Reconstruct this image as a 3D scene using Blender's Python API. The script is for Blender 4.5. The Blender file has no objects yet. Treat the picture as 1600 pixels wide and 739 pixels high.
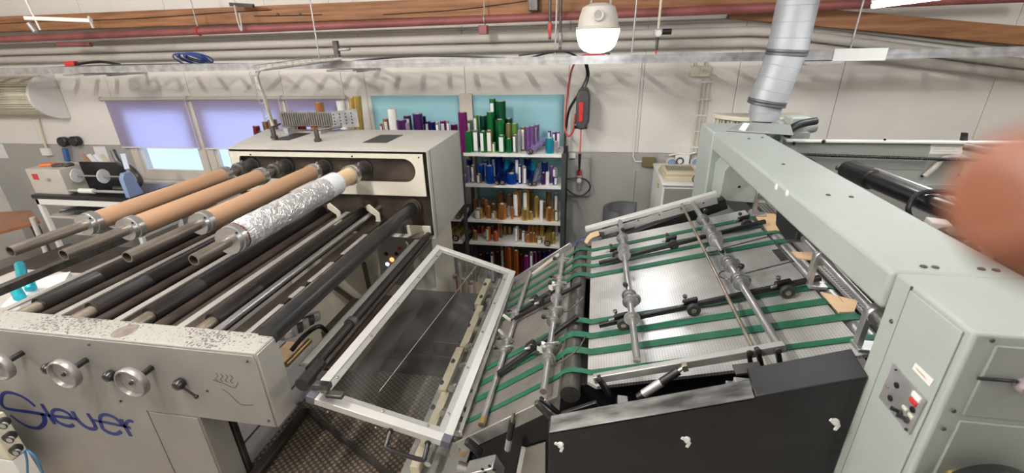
import bpy, bmesh, math, random
from mathutils import Vector, Matrix
rnd = random.Random(7)
S = bpy.context.scene
C = S.collection
# ---------------------------------------------------------------- camera
H = 2.45
f_px = 700.0
pitch, yaw, roll = math.radians(23.25), math.radians(10.5), math.radians(-1.5)
F = Vector((-math.sin(yaw)*math.cos(pitch), math.cos(yaw)*math.cos(pitch), -math.sin(pitch)))
R0 = Vector((math.cos(yaw), math.sin(yaw), 0)); U0 = R0.cross(F)
RT = R0*math.cos(roll) + U0*math.sin(roll); UP = -R0*math.sin(roll) + U0*math.cos(roll)
EYE = Vector((0, 0, H))
cd = bpy.data.cameras.new('camera'); cam = bpy.data.objects.new('camera', cd); C.objects.link(cam)
m = Matrix((RT, UP, -F)).transposed().to_4x4(); m.translation = EYE; cam.matrix_world = m
cd.sensor_width = 36; cd.sensor_fit = 'HORIZONTAL'; cd.lens = 36*f_px/1600; cd.clip_start = 0.01; cd.clip_end = 200
cd.dof.use_dof = True; cd.dof.focus_distance = 1.9; cd.dof.aperture_fstop = 3.6
S.camera = cam
# ---------------------------------------------------------------- view, world
S.view_settings.view_transform = 'Standard'; S.view_settings.look = 'None'
S.view_settings.exposure = -0.12; S.view_settings.gamma = 1; S.view_settings.use_curve_mapping = False
w = bpy.data.worlds.new('world'); S.world = w; w.use_nodes = True
bgn = w.node_tree.nodes['Background']; bgn.inputs[0].default_value = (.62, .74, 1.0, 1); bgn.inputs[1].default_value = 3.0

def lamp(name, kind, loc, energy, color=(1, .95, .88), size=.1, rot=(0, 0, 0), size_y=None):
    l = bpy.data.lights.new(name, kind); l.energy = energy; l.color = color
    if kind == 'AREA':
        l.size = size
        if size_y: l.shape = 'RECTANGLE'; l.size_y = size_y
    elif kind == 'POINT': l.shadow_soft_size = size
    o = bpy.data.objects.new(name, l); C.objects.link(o); o.location = loc; o.rotation_euler = rot
    return o
# bare tube battens hung at right angles to the wall (they throw the fan of rung shadows on it)
HIGHBAY = [(-1.42, .6, 3.60), (-4.6, .6, 3.58), (2.3, .6, 3.58)]
for q in HIGHBAY:
    for k in range(7):
        lamp('batten_tube_light', 'POINT', (q[0], q[1]-.9+k*.3, q[2]-.07), (36 if q[0] < 2 else 13), (1, .95, .89), .03)
# fill lamps added for soft ambient light, on unseen fittings around the camera
FILL_TUBES = [(-5.0, -1.6, 3.6), (-2.0, -1.6, 3.6), (1.2, -1.6, 3.6), (3.8, 1.2, 3.35), (-3.0, 2.0, 3.5), (.6, 1.9, 3.45)]
for q in FILL_TUBES:
    lamp('fill_light', 'AREA', (q[0], q[1], q[2]-.07), 8, (.97, .98, 1), 1.4, (0, 0, 0), .12)

# ---------------------------------------------------------------- pixel to point on a world plane (photo frame 1600 x 739)
def W(x, y, ax, v):
    d = F + RT*((x-800)/f_px) - UP*((y-369.5)/f_px)
    i = 'XYZ'.index(ax); t = (v-EYE[i])/d[i]
    return EYE + d*t
def Wp(x, y, pt, n):
    d = F + RT*((x-800)/f_px) - UP*((y-369.5)/f_px)
    n = Vector(n); t = (Vector(pt)-EYE).dot(n)/d.dot(n)
    return EYE + d*t

# ---------------------------------------------------------------- mesh helpers
def box(bm, x0, x1, y0, y1, z0, z1):
    vs = [bm.verts.new((x, y, z)) for z in (z0, z1) for y in (y0, y1) for x in (x0, x1)]
    for q in ((0,2,3,1), (4,5,7,6), (0,1,5,4), (2,6,7,3), (0,4,6,2), (1,3,7,5)): bm.faces.new([vs[i] for i in q])
    return bm
def obox(bm, c, ax, ay, az, sx, sy, sz):
    c = Vector(c); ax = Vector(ax).normalized(); ay = Vector(ay).normalized(); az = Vector(az).normalized()
    vs = [bm.verts.new(c + ax*sx*i/2 + ay*sy*j/2 + az*sz*k/2) for k in (-1, 1) for j in (-1, 1) for i in (-1, 1)]
    for q in ((0,2,3,1), (4,5,7,6), (0,1,5,4), (2,6,7,3), (0,4,6,2), (1,3,7,5)): bm.faces.new([vs[i] for i in q])
    return bm
def beam(bm, p, q, w_, h_, up=(0, 0, 1)):
    p, q = Vector(p), Vector(q); a = (q-p).normalized(); s = a.cross(Vector(up)).normalized(); u = s.cross(a)
    return obox(bm, (p+q)/2, a, s, u, (q-p).length, w_, h_)
def frame_of(a):
    a = a.normalized(); t = Vector((0, 0, 1)) if abs(a.z) < .9 else Vector((1, 0, 0))
    s = a.cross(t).normalized(); return s, a.cross(s)
def cyl(bm, p, q, r, n=18, r2=None, cap=True):
    p, q = Vector(p), Vector(q); s, t = frame_of(q-p); r2 = r if r2 is None else r2
    a = [bm.verts.new(p + (s*math.cos(2*math.pi*i/n) + t*math.sin(2*math.pi*i/n))*r) for i in range(n)]
    b = [bm.verts.new(q + (s*math.cos(2*math.pi*i/n) + t*math.sin(2*math.pi*i/n))*r2) for i in range(n)]
    for i in range(n):
        f = bm.faces.new((a[i], a[(i+1) % n], b[(i+1) % n], b[i])); f.smooth = True
    if cap: bm.faces.new(a[::-1]); bm.faces.new(b)
    return bm
def pipe(bm, p, q, ro, ri, n=24):
    p, q = Vector(p), Vector(q); s, t = frame_of(q-p)
    R = []
    for c, r in ((p, ri), (p, ro), (q, ro), (q, ri)):
        R.append([bm.verts.new(c + (s*math.cos(2*math.pi*i/n) + t*math.sin(2*math.pi*i/n))*r) for i in range(n)])
    for k in range(4):
        A, B = R[k], R[(k+1) % 4]
        for i in range(n):
            f = bm.faces.new((A[i], A[(i+1) % n], B[(i+1) % n], B[i])); f.smooth = k in (1, 3)
    return bm
def lathe(bm, p, axis, prof, n=22):
    p = Vector(p); a = Vector(axis).normalized(); s, t = frame_of(a); rings = []
    for (h, r) in prof:
        rings.append([bm.verts.new(p + a*h + (s*math.cos(2*math.pi*i/n) + t*math.sin(2*math.pi*i/n))*max(r, 1e-4)) for i in range(n)])
    for A, B in zip(rings, rings[1:]):
        for i in range(n):
            f = bm.faces.new((A[i], A[(i+1) % n], B[(i+1) % n], B[i])); f.smooth = True
    bm.faces.new(rings[0][::-1]); bm.faces.new(rings[-1])
    return bm
def smoothpts(pts, k=6):
    pts = [Vector(p) for p in pts]; P = [pts[0]] + pts + [pts[-1]]; out = []
    for i in range(1, len(P)-2):
        for j in range(k):
            t = j/k; a, b, c, d = P[i-1], P[i], P[i+1], P[i+2]
            out.append(.5*((2*b) + (c-a)*t + (2*a-5*b+4*c-d)*t*t + (3*b-a-3*c+d)*t**3))
    out.append(pts[-1]); return out
def tube(bm, pts, r, n=8, smooth=True, k=6):
    pts = smoothpts(pts, k) if smooth and len(pts) > 2 else [Vector(p) for p in pts]
    rings = []; s = None
    for i, p in enumerate(pts):
        a = (pts[min(i+1, len(pts)-1)] - pts[max(i-1, 0)]).normalized()
        if s is None: s, t = frame_of(a)
        s = (s - a*s.dot(a)).normalized(); t = a.cross(s)
        rings.append([bm.verts.new(p + (s*math.cos(2*math.pi*j/n) + t*math.sin(2*math.pi*j/n))*r) for j in range(n)])
    for A, B in zip(rings, rings[1:]):
        for j in range(n):
            f = bm.faces.new((A[j], A[(j+1) % n], B[(j+1) % n], B[j])); f.smooth = True
    bm.faces.new(rings[0][::-1]); bm.faces.new(rings[-1])
    return bm
def prism(bm, pts, ext):
    ext = Vector(ext); a = [bm.verts.new(Vector(p)) for p in pts]; b = [bm.verts.new(Vector(p)+ext) for p in pts]; n = len(pts)
    bm.faces.new(a[::-1]); bm.faces.new(b)
    for i in range(n): bm.faces.new((a[i], a[(i+1) % n], b[(i+1) % n], b[i]))
    return bm
def ribbon(bm, pts, wid, nrm, th=.001, taper=None):
    pts = smoothpts(pts, 6); nrm = Vector(nrm).normalized(); L = []
    for i, p in enumerate(pts):
        a = (pts[min(i+1, len(pts)-1)] - pts[max(i-1, 0)]).normalized(); s = a.cross(nrm).normalized()
        ww = wid if taper is None else wid*(taper[0] + (taper[1]-taper[0])*i/(len(pts)-1))
        L.append((bm.verts.new(p-s*ww/2), bm.verts.new(p+s*ww/2), bm.verts.new(p+s*ww/2+nrm*th), bm.verts.new(p-s*ww/2+nrm*th)))
    for A, B in zip(L, L[1:]):
        for j in range(4): bm.faces.new((A[j], A[(j+1) % 4], B[(j+1) % 4], B[j]))
    bm.faces.new(L[0][::-1]); bm.faces.new(L[-1])
    return bm
def ring(bm, c, ax, R, r, n=20, k=8):
    pts = []; s, t = frame_of(Vector(ax)); c = Vector(c); V = []
    for i in range(n):
        d = s*math.cos(2*math.pi*i/n) + t*math.sin(2*math.pi*i/n); a = Vector(ax).normalized()
        V.append([bm.verts.new(c + d*(R + r*math.cos(2*math.pi*j/k)) + a*r*math.sin(2*math.pi*j/k)) for j in range(k)])
    for i in range(n):
        for j in range(k):
            f = bm.faces.new((V[i][j], V[(i+1) % n][j], V[(i+1) % n][(j+1) % k], V[i][(j+1) % k])); f.smooth = True
    return bm
B = bmesh.new
def root_loc(p):
    v = Vector((0, 0, 0))
    while p is not None: v += p.location; p = p.parent
    return v
def obj(name, bm, mat, parent=None, bevel=0, seg=2, label=None, kind=None):
    me = bpy.data.meshes.new(name); bmesh.ops.recalc_face_normals(bm, faces=bm.faces); bm.to_mesh(me); bm.free()
    if mat is not None: me.materials.append(mat)
    me.set_sharp_from_angle(angle=math.radians(38))
    o = bpy.data.objects.new(name, me); C.objects.link(o)
    if parent is not None:
        o.parent = parent; o.location = -root_loc(parent)
    if bevel:
        b = o.modifiers.new('b', 'BEVEL'); b.width = bevel; b.segments = seg; b.limit_method = 'ANGLE'; b.angle_limit = math.radians(40); b.harden_normals = False
    if label: o['label'] = label
    if kind: o['kind'] = kind
    return o
def thing(name, label, cat, loc=(0, 0, 0), group=None):
    o = bpy.data.objects.new(name, None); C.objects.link(o); o.location = Vector(loc); o['label'] = label; o['category'] = cat
    o.empty_display_size = .05
    if group: o['group'] = group
    return o
def tag(o, label, cat, group=None, kind=None):
    o['label'] = label; o['category'] = cat
    if group: o['group'] = group
    if kind: o['kind'] = kind
    return o
def struct(name, bm, mat, parent=None, bevel=0, label=None):
    o = obj(name, bm, mat, parent, bevel, label=label)
    if parent is None: o['kind'] = 'structure'
    return o
def copy_tree(o, parent=None):
    c = o.copy(); C.objects.link(c); c.parent = parent
    for ch in list(o.children): copy_tree(ch, c)
    return c

# ---------------------------------------------------------------- materials
def mat(name, col, rough=.5, metal=0, var=.0, vscale=6, bump=0, bscale=60, spec=.5, trans=0, emit=0, ecol=None, col2=None, stretch=None, alpha=1, coat=0):
    m_ = bpy.data.materials.new(name); m_.use_nodes = True; nt = m_.node_tree; b = nt.nodes['Principled BSDF']
    b.inputs['Base Color'].default_value = (*col, 1); b.inputs['Roughness'].default_value = rough; b.inputs['Metallic'].default_value = metal
    b.inputs['Specular IOR Level'].default_value = spec; b.inputs['Transmission Weight'].default_value = trans; b.inputs['Coat Weight'].default_value = coat
    if emit: b.inputs['Emission Color'].default_value = (*(ecol or col), 1); b.inputs['Emission Strength'].default_value = emit
    tc = nt.nodes.new('ShaderNodeTexCoord'); mp = nt.nodes.new('ShaderNodeMapping'); nt.links.new(tc.outputs['Object'], mp.inputs[0])
    if stretch: mp.inputs['Scale'].default_value = stretch
    if var or col2:
        n = nt.nodes.new('ShaderNodeTexNoise'); n.inputs['Scale'].default_value = vscale; n.inputs['Detail'].default_value = 6
        nt.links.new(mp.outputs[0], n.inputs['Vector'])
        r = nt.nodes.new('ShaderNodeValToRGB'); r.color_ramp.elements[0].position = .35; r.color_ramp.elements[1].position = .68
        c2 = col2 or tuple(min(1, c*(1+var)) for c in col)
        c1 = col if col2 else tuple(c*(1-var) for c in col)
        r.color_ramp.elements[0].color = (*c1, 1); r.color_ramp.elements[1].color = (*c2, 1)
        nt.links.new(n.outputs[0], r.inputs[0]); nt.links.new(r.outputs[0], b.inputs['Base Color'])
    if bump:
        n2 = nt.nodes.new('ShaderNodeTexNoise'); n2.inputs['Scale'].default_value = bscale; n2.inputs['Detail'].default_value = 4
        nt.links.new(mp.outputs[0], n2.inputs['Vector'])
        bp = nt.nodes.new('ShaderNodeBump'); bp.inputs['Strength'].default_value = bump; bp.inputs['Distance'].default_value = .01
        nt.links.new(n2.outputs[0], bp.inputs['Height']); nt.links.new(bp.outputs[0], b.inputs['Normal'])
    return m_
def nodes_of(m_): return m_.node_tree, m_.node_tree.nodes['Principled BSDF']
M = {}
M['wall'] = mat('wall white', (.74, .715, .68), .75, var=.03, vscale=2, bump=.05, bscale=90)
M['dado'] = mat('dado grey', (.37, .37, .355), .7, var=.05, vscale=2)
M['joint'] = mat('joint', (.50, .48, .46), .8)
M['ceil'] = mat('ceiling white', (.62, .59, .55), .8, var=.04, vscale=1)
M['floor'] = mat('floor', (.33, .31, .28), .5, var=.15, vscale=3)
M['wood'] = mat('timber beam', (.20, .085, .035), .6, col2=(.40, .19, .085), vscale=3, stretch=(.6, 9, 9), bump=.2, bscale=8)
M['redpipe'] = mat('red pipe', (.27, .085, .08), .5, var=.2, vscale=5)
M['greypipe'] = mat('grey pipe', (.52, .49, .45), .6, var=.06, vscale=2)
M['galv'] = mat('galvanised', (.42, .42, .43), .42, .55, var=.22, vscale=16)
M['duct'] = mat('duct', (.44, .46, .49), .5, .35, var=.1, vscale=8)
M['ductband'] = mat('duct band', (.16, .16, .17), .45, .5)
M['mgrey'] = mat('machine paint warm', (.44, .43, .40), .45, var=.05, vscale=5, bump=.02)
M['mgreyface'] = mat('machine face paint', (.27, .258, .245), .42, var=.07, vscale=4)
M['mgreen'] = mat('machine paint cool', (.355, .395, .375), .45, var=.03, vscale=5, bump=.08, bscale=250)
M['mgreen2'] = mat('machine panel paint', (.29, .315, .30), .42, var=.04, vscale=5)
M['cream'] = mat('cream plate', (.60, .57, .49), .5, var=.04)
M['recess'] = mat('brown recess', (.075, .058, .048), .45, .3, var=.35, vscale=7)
M['roller'] = mat('black roller', (.016, .013, .013), .34, 0, var=.4, vscale=9, stretch=(1, .4, 1))
M['rusty'] = mat('brown steel', (.055, .042, .036), .4, .5, var=.4, vscale=12, stretch=(1, .5, 1))
M['stub'] = mat('stub steel', (.38, .33, .26), .35, .8, var=.25, vscale=14)
M['tubes'] = mat('tube steel', (.27, .235, .205), .36, .75, var=.3, vscale=14, stretch=(1, .3, 1))
M['chrome'] = mat('chrome', (.58, .58, .58), .28, .9)
M['steel'] = mat('bright steel', (.50, .50, .50), .33, .85, var=.15, vscale=12)
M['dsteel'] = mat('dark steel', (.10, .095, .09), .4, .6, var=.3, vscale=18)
M['alu'] = mat('aluminium', (.50, .50, .49), .38, .6, var=.06, vscale=12)
M['strip'] = mat('alu strip', (.40, .39, .37), .45, .4, var=.1, vscale=8)
M['wheel'] = mat('turned aluminium', (.34, .33, .32), .38, .6, var=.12, vscale=20)
M['kraft'] = mat('kraft paper', (.37, .225, .135), .7, var=.05, vscale=8, stretch=(1, .2, 1))
M['kraftlight'] = mat('kraft light', (.62, .45, .28), .7)
M['black'] = mat('black paint', (.012, .012, .014), .38, var=.3, vscale=6)
M['blackplastic'] = mat('black plastic', (.012, .012, .013), .3, coat=.3)
M['rubber'] = mat('rubber', (.03, .03, .032), .6)
M['belt'] = mat('green belt', (.007, .082, .042), .55, col2=(.013, .12, .065), vscale=40, stretch=(.2, 1, 1))
M['white'] = mat('white paint', (.78, .78, .76), .45)
M['whiteal'] = mat('white alu profile', (.62, .62, .61), .3, .25, var=.03)
M['winframe'] = mat('window frame', (.60, .56, .50), .5)
M['poster'] = mat('blue window film', (.30, .58, .66), .5, var=.05, vscale=1.5)
M['red'] = mat('red', (.55, .03, .03), .4)
M['redhose'] = mat('red hose', (.60, .09, .08), .45)
M['blue'] = mat('blue print', (.010, .022, .17), .5)
M['bluesteel'] = mat('blue grey paint', (.22, .30, .48), .45)
M['grille'] = mat('cream grille', (.66, .62, .50), .5)
M['woodtop'] = mat('birch', (.62, .42, .24), .5, var=.1, vscale=4, stretch=(1, 8, 1))
M['redtop'] = mat('brown tabletop', (.34, .135, .065), .35, var=.15, vscale=5, stretch=(6, 1, 1))
M['paper'] = mat('paper', (.75, .76, .78), .7)
M['beige'] = mat('beige plastic', (.62, .55, .40), .5)
M['orange'] = mat('orange', (.75, .22, .08), .5)
M['brass'] = mat('brass', (.55, .40, .16), .3, .8)
M['darkgrey'] = mat('dark grey', (.06, .06, .065), .5)
M['skin'] = mat('skin', (.20, .075, .042), .5, var=.08, vscale=60)
_nt, _b = nodes_of(M['skin']); _b.inputs['Subsurface Weight'].default_value = .3; _b.inputs['Subsurface Radius'].default_value = (.01, .004, .002); _b.inputs['Subsurface Scale'].default_value = .3
def foilmat(name, col, rough=.3, metal=.6):
    m_ = mat(name, col, rough, metal, var=.15, vscale=30, stretch=(1, 1, .15)); return m_
# speckled, worn paint on the top of the operator side frame
mm = mat('worn speckled paint', (.60, .59, .54), .5); nt, b = nodes_of(mm)
tc = nt.nodes.new('ShaderNodeTexCoord')
n1 = nt.nodes.new('ShaderNodeTexNoise'); n1.inputs['Scale'].default_value = 110; n1.inputs['Detail'].default_value = 3
n2 = nt.nodes.new('ShaderNodeTexNoise'); n2.inputs['Scale'].default_value = 3.2; n2.inputs['Detail'].default_value = 4
ad = nt.nodes.new('ShaderNodeMath'); ad.operation = 'MULTIPLY_ADD'; ad.inputs[1].default_value = .55
rp = nt.nodes.new('ShaderNodeValToRGB'); rp.color_ramp.elements[0].position = .81; rp.color_ramp.elements[1].position = .90
rp.color_ramp.elements[0].color = (.33, .325, .30, 1); rp.color_ramp.elements[1].color = (.085, .075, .07, 1)
nt.links.new(tc.outputs['Object'], n1.inputs['Vector']); nt.links.new(tc.outputs['Object'], n2.inputs['Vector'])
ge = nt.nodes.new('ShaderNodeNewGeometry'); sz = nt.nodes.new('ShaderNodeSeparateXYZ'); mz = nt.nodes.new('ShaderNodeMath'); mz.operation = 'MULTIPLY'
nt.links.new(ge.outputs['True Normal'], sz.inputs[0]); nt.links.new(sz.outputs['Z'], mz.inputs[1]); nt.links.new(n2.outputs[0], mz.inputs[0]); nt.links.new(mz.outputs[0], ad.inputs[0]); nt.links.new(n1.outputs[0], ad.inputs[2]); nt.links.new(ad.outputs[0], rp.inputs[0]); nt.links.new(rp.outputs[0], b.inputs['Base Color'])
M['speckle'] = mm
# crinkled silver foil
mm = mat('crinkled foil', (.74, .75, .77), .36, .7); nt, b = nodes_of(mm)
tc = nt.nodes.new('ShaderNodeTexCoord'); mp = nt.nodes.new('ShaderNodeMapping'); mp.inputs['Scale'].default_value = (1, .8, 1); mp.inputs['Rotation'].default_value = (0, 0, .5)
v = nt.nodes.new('ShaderNodeTexNoise'); v.inputs['Scale'].default_value = 24; v.inputs['Detail'].default_value = 7; v.inputs['Distortion'].default_value = 2.2
bp = nt.nodes.new('ShaderNodeBump'); bp.inputs['Strength'].default_value = 1; bp.inputs['Distance'].default_value = .03
nt.links.new(tc.outputs['Object'], mp.inputs[0]); nt.links.new(mp.outputs[0], v.inputs['Vector']); nt.links.new(v.outputs[0], bp.inputs['Height']); nt.links.new(bp.outputs[0], b.inputs['Normal'])
M['crinkle'] = mm
# perforated and checkered plates
def gridmat(name, col, dark, scale, rough, metal, thr=.35, rot=0, diamond=False, bump=.6, invert=False):
    mm = mat(name, col, rough, metal); nt, b = nodes_of(mm)
    tc = nt.nodes.new('ShaderNodeTexCoord'); mp = nt.nodes.new('ShaderNodeMapping'); mp.inputs['Rotation'].default_value = (0, 0, rot); mp.inputs['Scale'].default_value = (scale, scale, scale)
    sx = nt.nodes.new('ShaderNodeSeparateXYZ'); nt.links.new(tc.outputs['Object'], mp.inputs[0]); nt.links.new(mp.outputs[0], sx.inputs[0])
    out = []
    for a in 'XY':
        s = nt.nodes.new('ShaderNodeMath'); s.operation = 'SINE'; mu = nt.nodes.new('ShaderNodeMath'); mu.operation = 'MULTIPLY'; mu.inputs[1].default_value = 2*math.pi
        nt.links.new(sx.outputs[a], mu.inputs[0]); nt.links.new(mu.outputs[0], s.inputs[0]); out.append(s)
    mx = nt.nodes.new('ShaderNodeMath'); mx.operation = 'ADD' if not diamond else 'MULTIPLY'
    nt.links.new(out[0].outputs[0], mx.inputs[0]); nt.links.new(out[1].outputs[0], mx.inputs[1])
    rp = nt.nodes.new('ShaderNodeMapRange'); rp.inputs['From Min'].default_value = thr; rp.inputs['From Max'].default_value = thr+.35
    nt.links.new(mx.outputs[0], rp.inputs['Value'])
    ns = nt.nodes.new('ShaderNodeTexNoise'); ns.inputs['Scale'].default_value = 3.5; ns.inputs['Detail'].default_value = 5; nt.links.new(tc.outputs['Object'], ns.inputs['Vector'])
    mr = nt.nodes.new('ShaderNodeMapRange'); mr.inputs['From Min'].default_value = .3; mr.inputs['From Max'].default_value = .7; mr.inputs['To Min'].default_value = .6; mr.inputs['To Max'].default_value = 1.25
    nt.links.new(ns.outputs[0], mr.inputs['Value'])
    mc = nt.nodes.new('ShaderNodeMix'); mc.data_type = 'RGBA'; mc.inputs['A'].default_value = (*col, 1); mc.inputs['B'].default_value = (*dark, 1)
    nt.links.new(rp.outputs[0], mc.inputs['Factor'])
    vm = nt.nodes.new('ShaderNodeVectorMath'); vm.operation = 'SCALE'; nt.links.new(mc.outputs['Result'], vm.inputs[0]); nt.links.new(mr.outputs[0], vm.inputs['Scale'])
    nt.links.new(vm.outputs[0], b.inputs['Base Color'])
    bp = nt.nodes.new('ShaderNodeBump'); bp.inputs['Strength'].default_value = bump; bp.inputs['Distance'].default_value = .003; bp.invert = not invert
    nt.links.new(rp.outputs[0], bp.inputs['Height']); nt.links.new(bp.outputs[0], b.inputs['Normal'])
    return mm
M['board'] = gridmat('perforated bright steel', (.66, .66, .65), (.40, .40, .39), 110, .34, .6, thr=1.0, bump=.06)
M['board2'] = gridmat('worn bright steel', (.30, .28, .26), (.26, .24, .23), 14, .36, .6, thr=1.5, bump=.02)
M['waffle'] = gridmat('waffle tread plate', (.13, .105, .085), (.36, .29, .225), 42, .45, .35, thr=.15, rot=.6, bump=1, invert=True)
M['meshplate'] = gridmat('mesh plate', (.42, .40, .37), (.05, .05, .05), 60, .4, .6, thr=.2, bump=.8)
M['grilledots'] = gridmat('grille perforation', (.60, .56, .46), (.12, .11, .09), 40, .5, 0, thr=.2, bump=.6)
# clear acrylic with light scuffs
mm = bpy.data.materials.new('clear acrylic'); mm.use_nodes = True; nt = mm.node_tree; nt.nodes.clear()
o_ = nt.nodes.new('ShaderNodeOutputMaterial'); tr = nt.nodes.new('ShaderNodeBsdfTransparent'); tr.inputs[0].default_value = (.90, .91, .90, 1)
gl = nt.nodes.new('ShaderNodeBsdfGlossy'); gl.inputs['Roughness'].default_value = .06; lw = nt.nodes.new('ShaderNodeLayerWeight'); lw.inputs[0].default_value = .5; pw = nt.nodes.new('ShaderNodeMath'); pw.operation = 'POWER'; pw.inputs[1].default_value = 4; fr = nt.nodes.new('ShaderNodeMath'); fr.operation = 'MULTIPLY_ADD'; fr.inputs[1].default_value = .6; fr.inputs[2].default_value = .03; nt.links.new(lw.outputs['Facing'], pw.inputs[0]); nt.links.new(pw.outputs[0], fr.inputs[0])
mx = nt.nodes.new('ShaderNodeMixShader'); df = nt.nodes.new('ShaderNodeBsdfDiffuse'); df.inputs[0].default_value = (.7, .7, .7, 1); mx2 = nt.nodes.new('ShaderNodeMixShader')
ns = nt.nodes.new('ShaderNodeTexNoise'); ns.inputs['Scale'].default_value = 3; ns.inputs['Detail'].default_value = 5
mr = nt.nodes.new('ShaderNodeMapRange'); mr.inputs['From Min'].default_value = .4; mr.inputs['From Max'].default_value = .75; mr.inputs['To Min'].default_value = .004; mr.inputs['To Max'].default_value = .05
nt.links.new(ns.outputs[0], mr.inputs['Value']); nt.links.new(mr.outputs[0], mx2.inputs[0])
nt.links.new(fr.outputs[0], mx.inputs[0]); nt.links.new(tr.outputs[0], mx.inputs[1]); nt.links.new(gl.outputs[0], mx.inputs[2])
nt.links.new(mx.outputs[0], mx2.inputs[1]); nt.links.new(df.outputs[0], mx2.inputs[2]); nt.links.new(mx2.outputs[0], o_.inputs[0])
M['acrylic'] = mm
def thin(name, tcol, fac_diff, dcol):
    mm = bpy.data.materials.new(name); mm.use_nodes = True; nt = mm.node_tree; nt.nodes.clear()
    o_ = nt.nodes.new('ShaderNodeOutputMaterial'); a = nt.nodes.new('ShaderNodeBsdfTranslucent'); a.inputs[0].default_value = (*tcol, 1)
    d = nt.nodes.new('ShaderNodeBsdfDiffuse'); d.inputs[0].default_value = (*dcol, 1); mx = nt.nodes.new('ShaderNodeMixShader'); mx.inputs[0].default_value = fac_diff
    nt.links.new(a.outputs[0], mx.inputs[1]); nt.links.new(d.outputs[0], mx.inputs[2]); nt.links.new(mx.outputs[0], o_.inputs[0]); return mm
M['blind'] = thin('blind fabric', (.84, .80, .95), .25, (.5, .47, .56))
mm = bpy.data.materials.new('window glass'); mm.use_nodes = True; nt = mm.node_tree; nt.nodes.clear()
o_ = nt.nodes.new('ShaderNodeOutputMaterial'); tr = nt.nodes.new('ShaderNodeBsdfTransparent'); tr.inputs[0].default_value = (.93, .96, .97, 1)
gl = nt.nodes.new('ShaderNodeBsdfGlossy'); gl.inputs['Roughness'].default_value = .02; mx = nt.nodes.new('ShaderNodeMixShader'); mx.inputs[0].default_value = .06
nt.links.new(tr.outputs[0], mx.inputs[1]); nt.links.new(gl.outputs[0], mx.inputs[2]); nt.links.new(mx.outputs[0], o_.inputs[0]); M['glass'] = mm
M['lampglass'] = mat('frosted lamp glass', (.95, .97, 1), .4, emit=9, ecol=(.93, .97, 1))
M['tubeglow'] = mat('fluorescent tube', (1, 1, 1), .4, emit=14, ecol=(.95, .98, 1))
M['bulbglow'] = mat('high bay glass', (1, 1, 1), .4, emit=8, ecol=(1, .95, .86))
M['plastic_clear'] = mat('shrink film', (.70, .74, .80), .2, 0, coat=.6)
# ================================================================ ROOM
XL, XR, YB, YW = -7.6, 5.2, -3.2, 4.4
struct('floor', box(B(), XL-.1, XR+.1, YB-.1, YW+.2, -.1, 0), M['floor'])
struct('wall_left', box(B(), XL-.15, XL, YB, YW+.2, 0, 3.9), M['wall'])
struct('wall_right', box(B(), XR, XR+.15, YB, YW+.2, 0, 3.9), M['wall'])
struct('wall_front', box(B(), XL-.15, XR+.15, YB-.15, YB, 0, 3.9), M['wall'])
ce = B(); prism(ce, [(XL-.15, YW+.2, 3.02), (XL-.15, 0, 3.85), (XL-.15, YB-.15, 3.85), (XL-.15, YB-.15, 3.97), (XL-.15, .02, 3.97), (XL-.15, YW+.2, 3.14)], (XR-XL+.3, 0, 0))
struct('ceiling', ce, M['ceil'])
# wall with window opening: backing shell, then panels
WX0, WX1, WZ0, WZ1 = -5.36, -2.52, 1.06, 1.985
bm = B(); Y1 = YW+.2
for a in ((XL, WX0, 0, 3.1), (WX1, XR, 0, 3.1), (WX0, WX1, 0, WZ0), (WX0, WX1, WZ1, 3.1)): box(bm, a[0], a[1], YW+.018, Y1, a[2], a[3])
wb = struct('wall_back', bm, M['joint'])
DZ = 1.463
seams = [XL, -6.62, WX0, -4.33, -3.2, WX1, -2.27, -1.235, -.24, .428, 1.22, 2.036, 3.15, 4.2, XR]
g = .0022
for a, b in zip(seams, seams[1:]):
    inw = a >= WX0-.01 and b <= WX1+.01
    if inw:
        obj('wall_panel', box(B(), a+g, b-g, YW, YW+.018, WZ1, 3.08), M['wall'], wb)
        obj('dado_panel', box(B(), a+g, b-g, YW, YW+.018, .12, WZ0), M['dado'], wb, label='grey painted lower panel')
    else:
        obj('wall_panel', box(B(), a+g, b-g, YW, YW+.018, DZ+.002, 3.08), M['wall'], wb)
        obj('dado_panel', box(B(), a+g, b-g, YW, YW+.018, .12, DZ-.002), M['dado'], wb, label='grey painted lower panel')
struct('baseboard_back', box(B(), XL, XR, YW-.012, YW, 0, .12), M['dado'])
# windows
wx = [WX0, -4.33, -3.2, WX1]
for i in range(3):
    a, b = wx[i]+.005, wx[i+1]-.005; y0, y1 = YW-.01, YW+.07
    bm = B(); t = .085
    box(bm, a, a+t, y0, y1, WZ0, WZ1); box(bm, b-t, b, y0, y1, WZ0, WZ1); box(bm, a+t, b-t, y0, y1, WZ0, WZ0+t); box(bm, a+t, b-t, y0, y1, WZ1-t, WZ1)
    wn = struct('window_%d' % (i+1), bm, M['winframe'], bevel=.004)
    bm = B(); a2, b2, z2, z3 = a+t, b-t, WZ0+t, WZ1-t; t2 = .035
    box(bm, a2, a2+t2, y0+.02, y1-.02, z2, z3); box(bm, b2-t2, b2, y0+.02, y1-.02, z2, z3); box(bm, a2+t2, b2-t2, y0+.02, y1-.02, z2, z2+t2); box(bm, a2+t2, b2-t2, y0+.02, y1-.02, z3-t2, z3)
    obj('sash', bm, M['winframe'], wn, .003)
    obj('pane', box(B(), a2+t2, b2-t2, YW+.03, YW+.036, z2+t2, z3-t2), M['glass'], wn)
bm = B(); box(bm, WX0-.05, WX1+.05, YW-.10, YW+.0, WZ0-.03, WZ0); struct('trim_1', bm, M['winframe'], bevel=.004)
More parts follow.
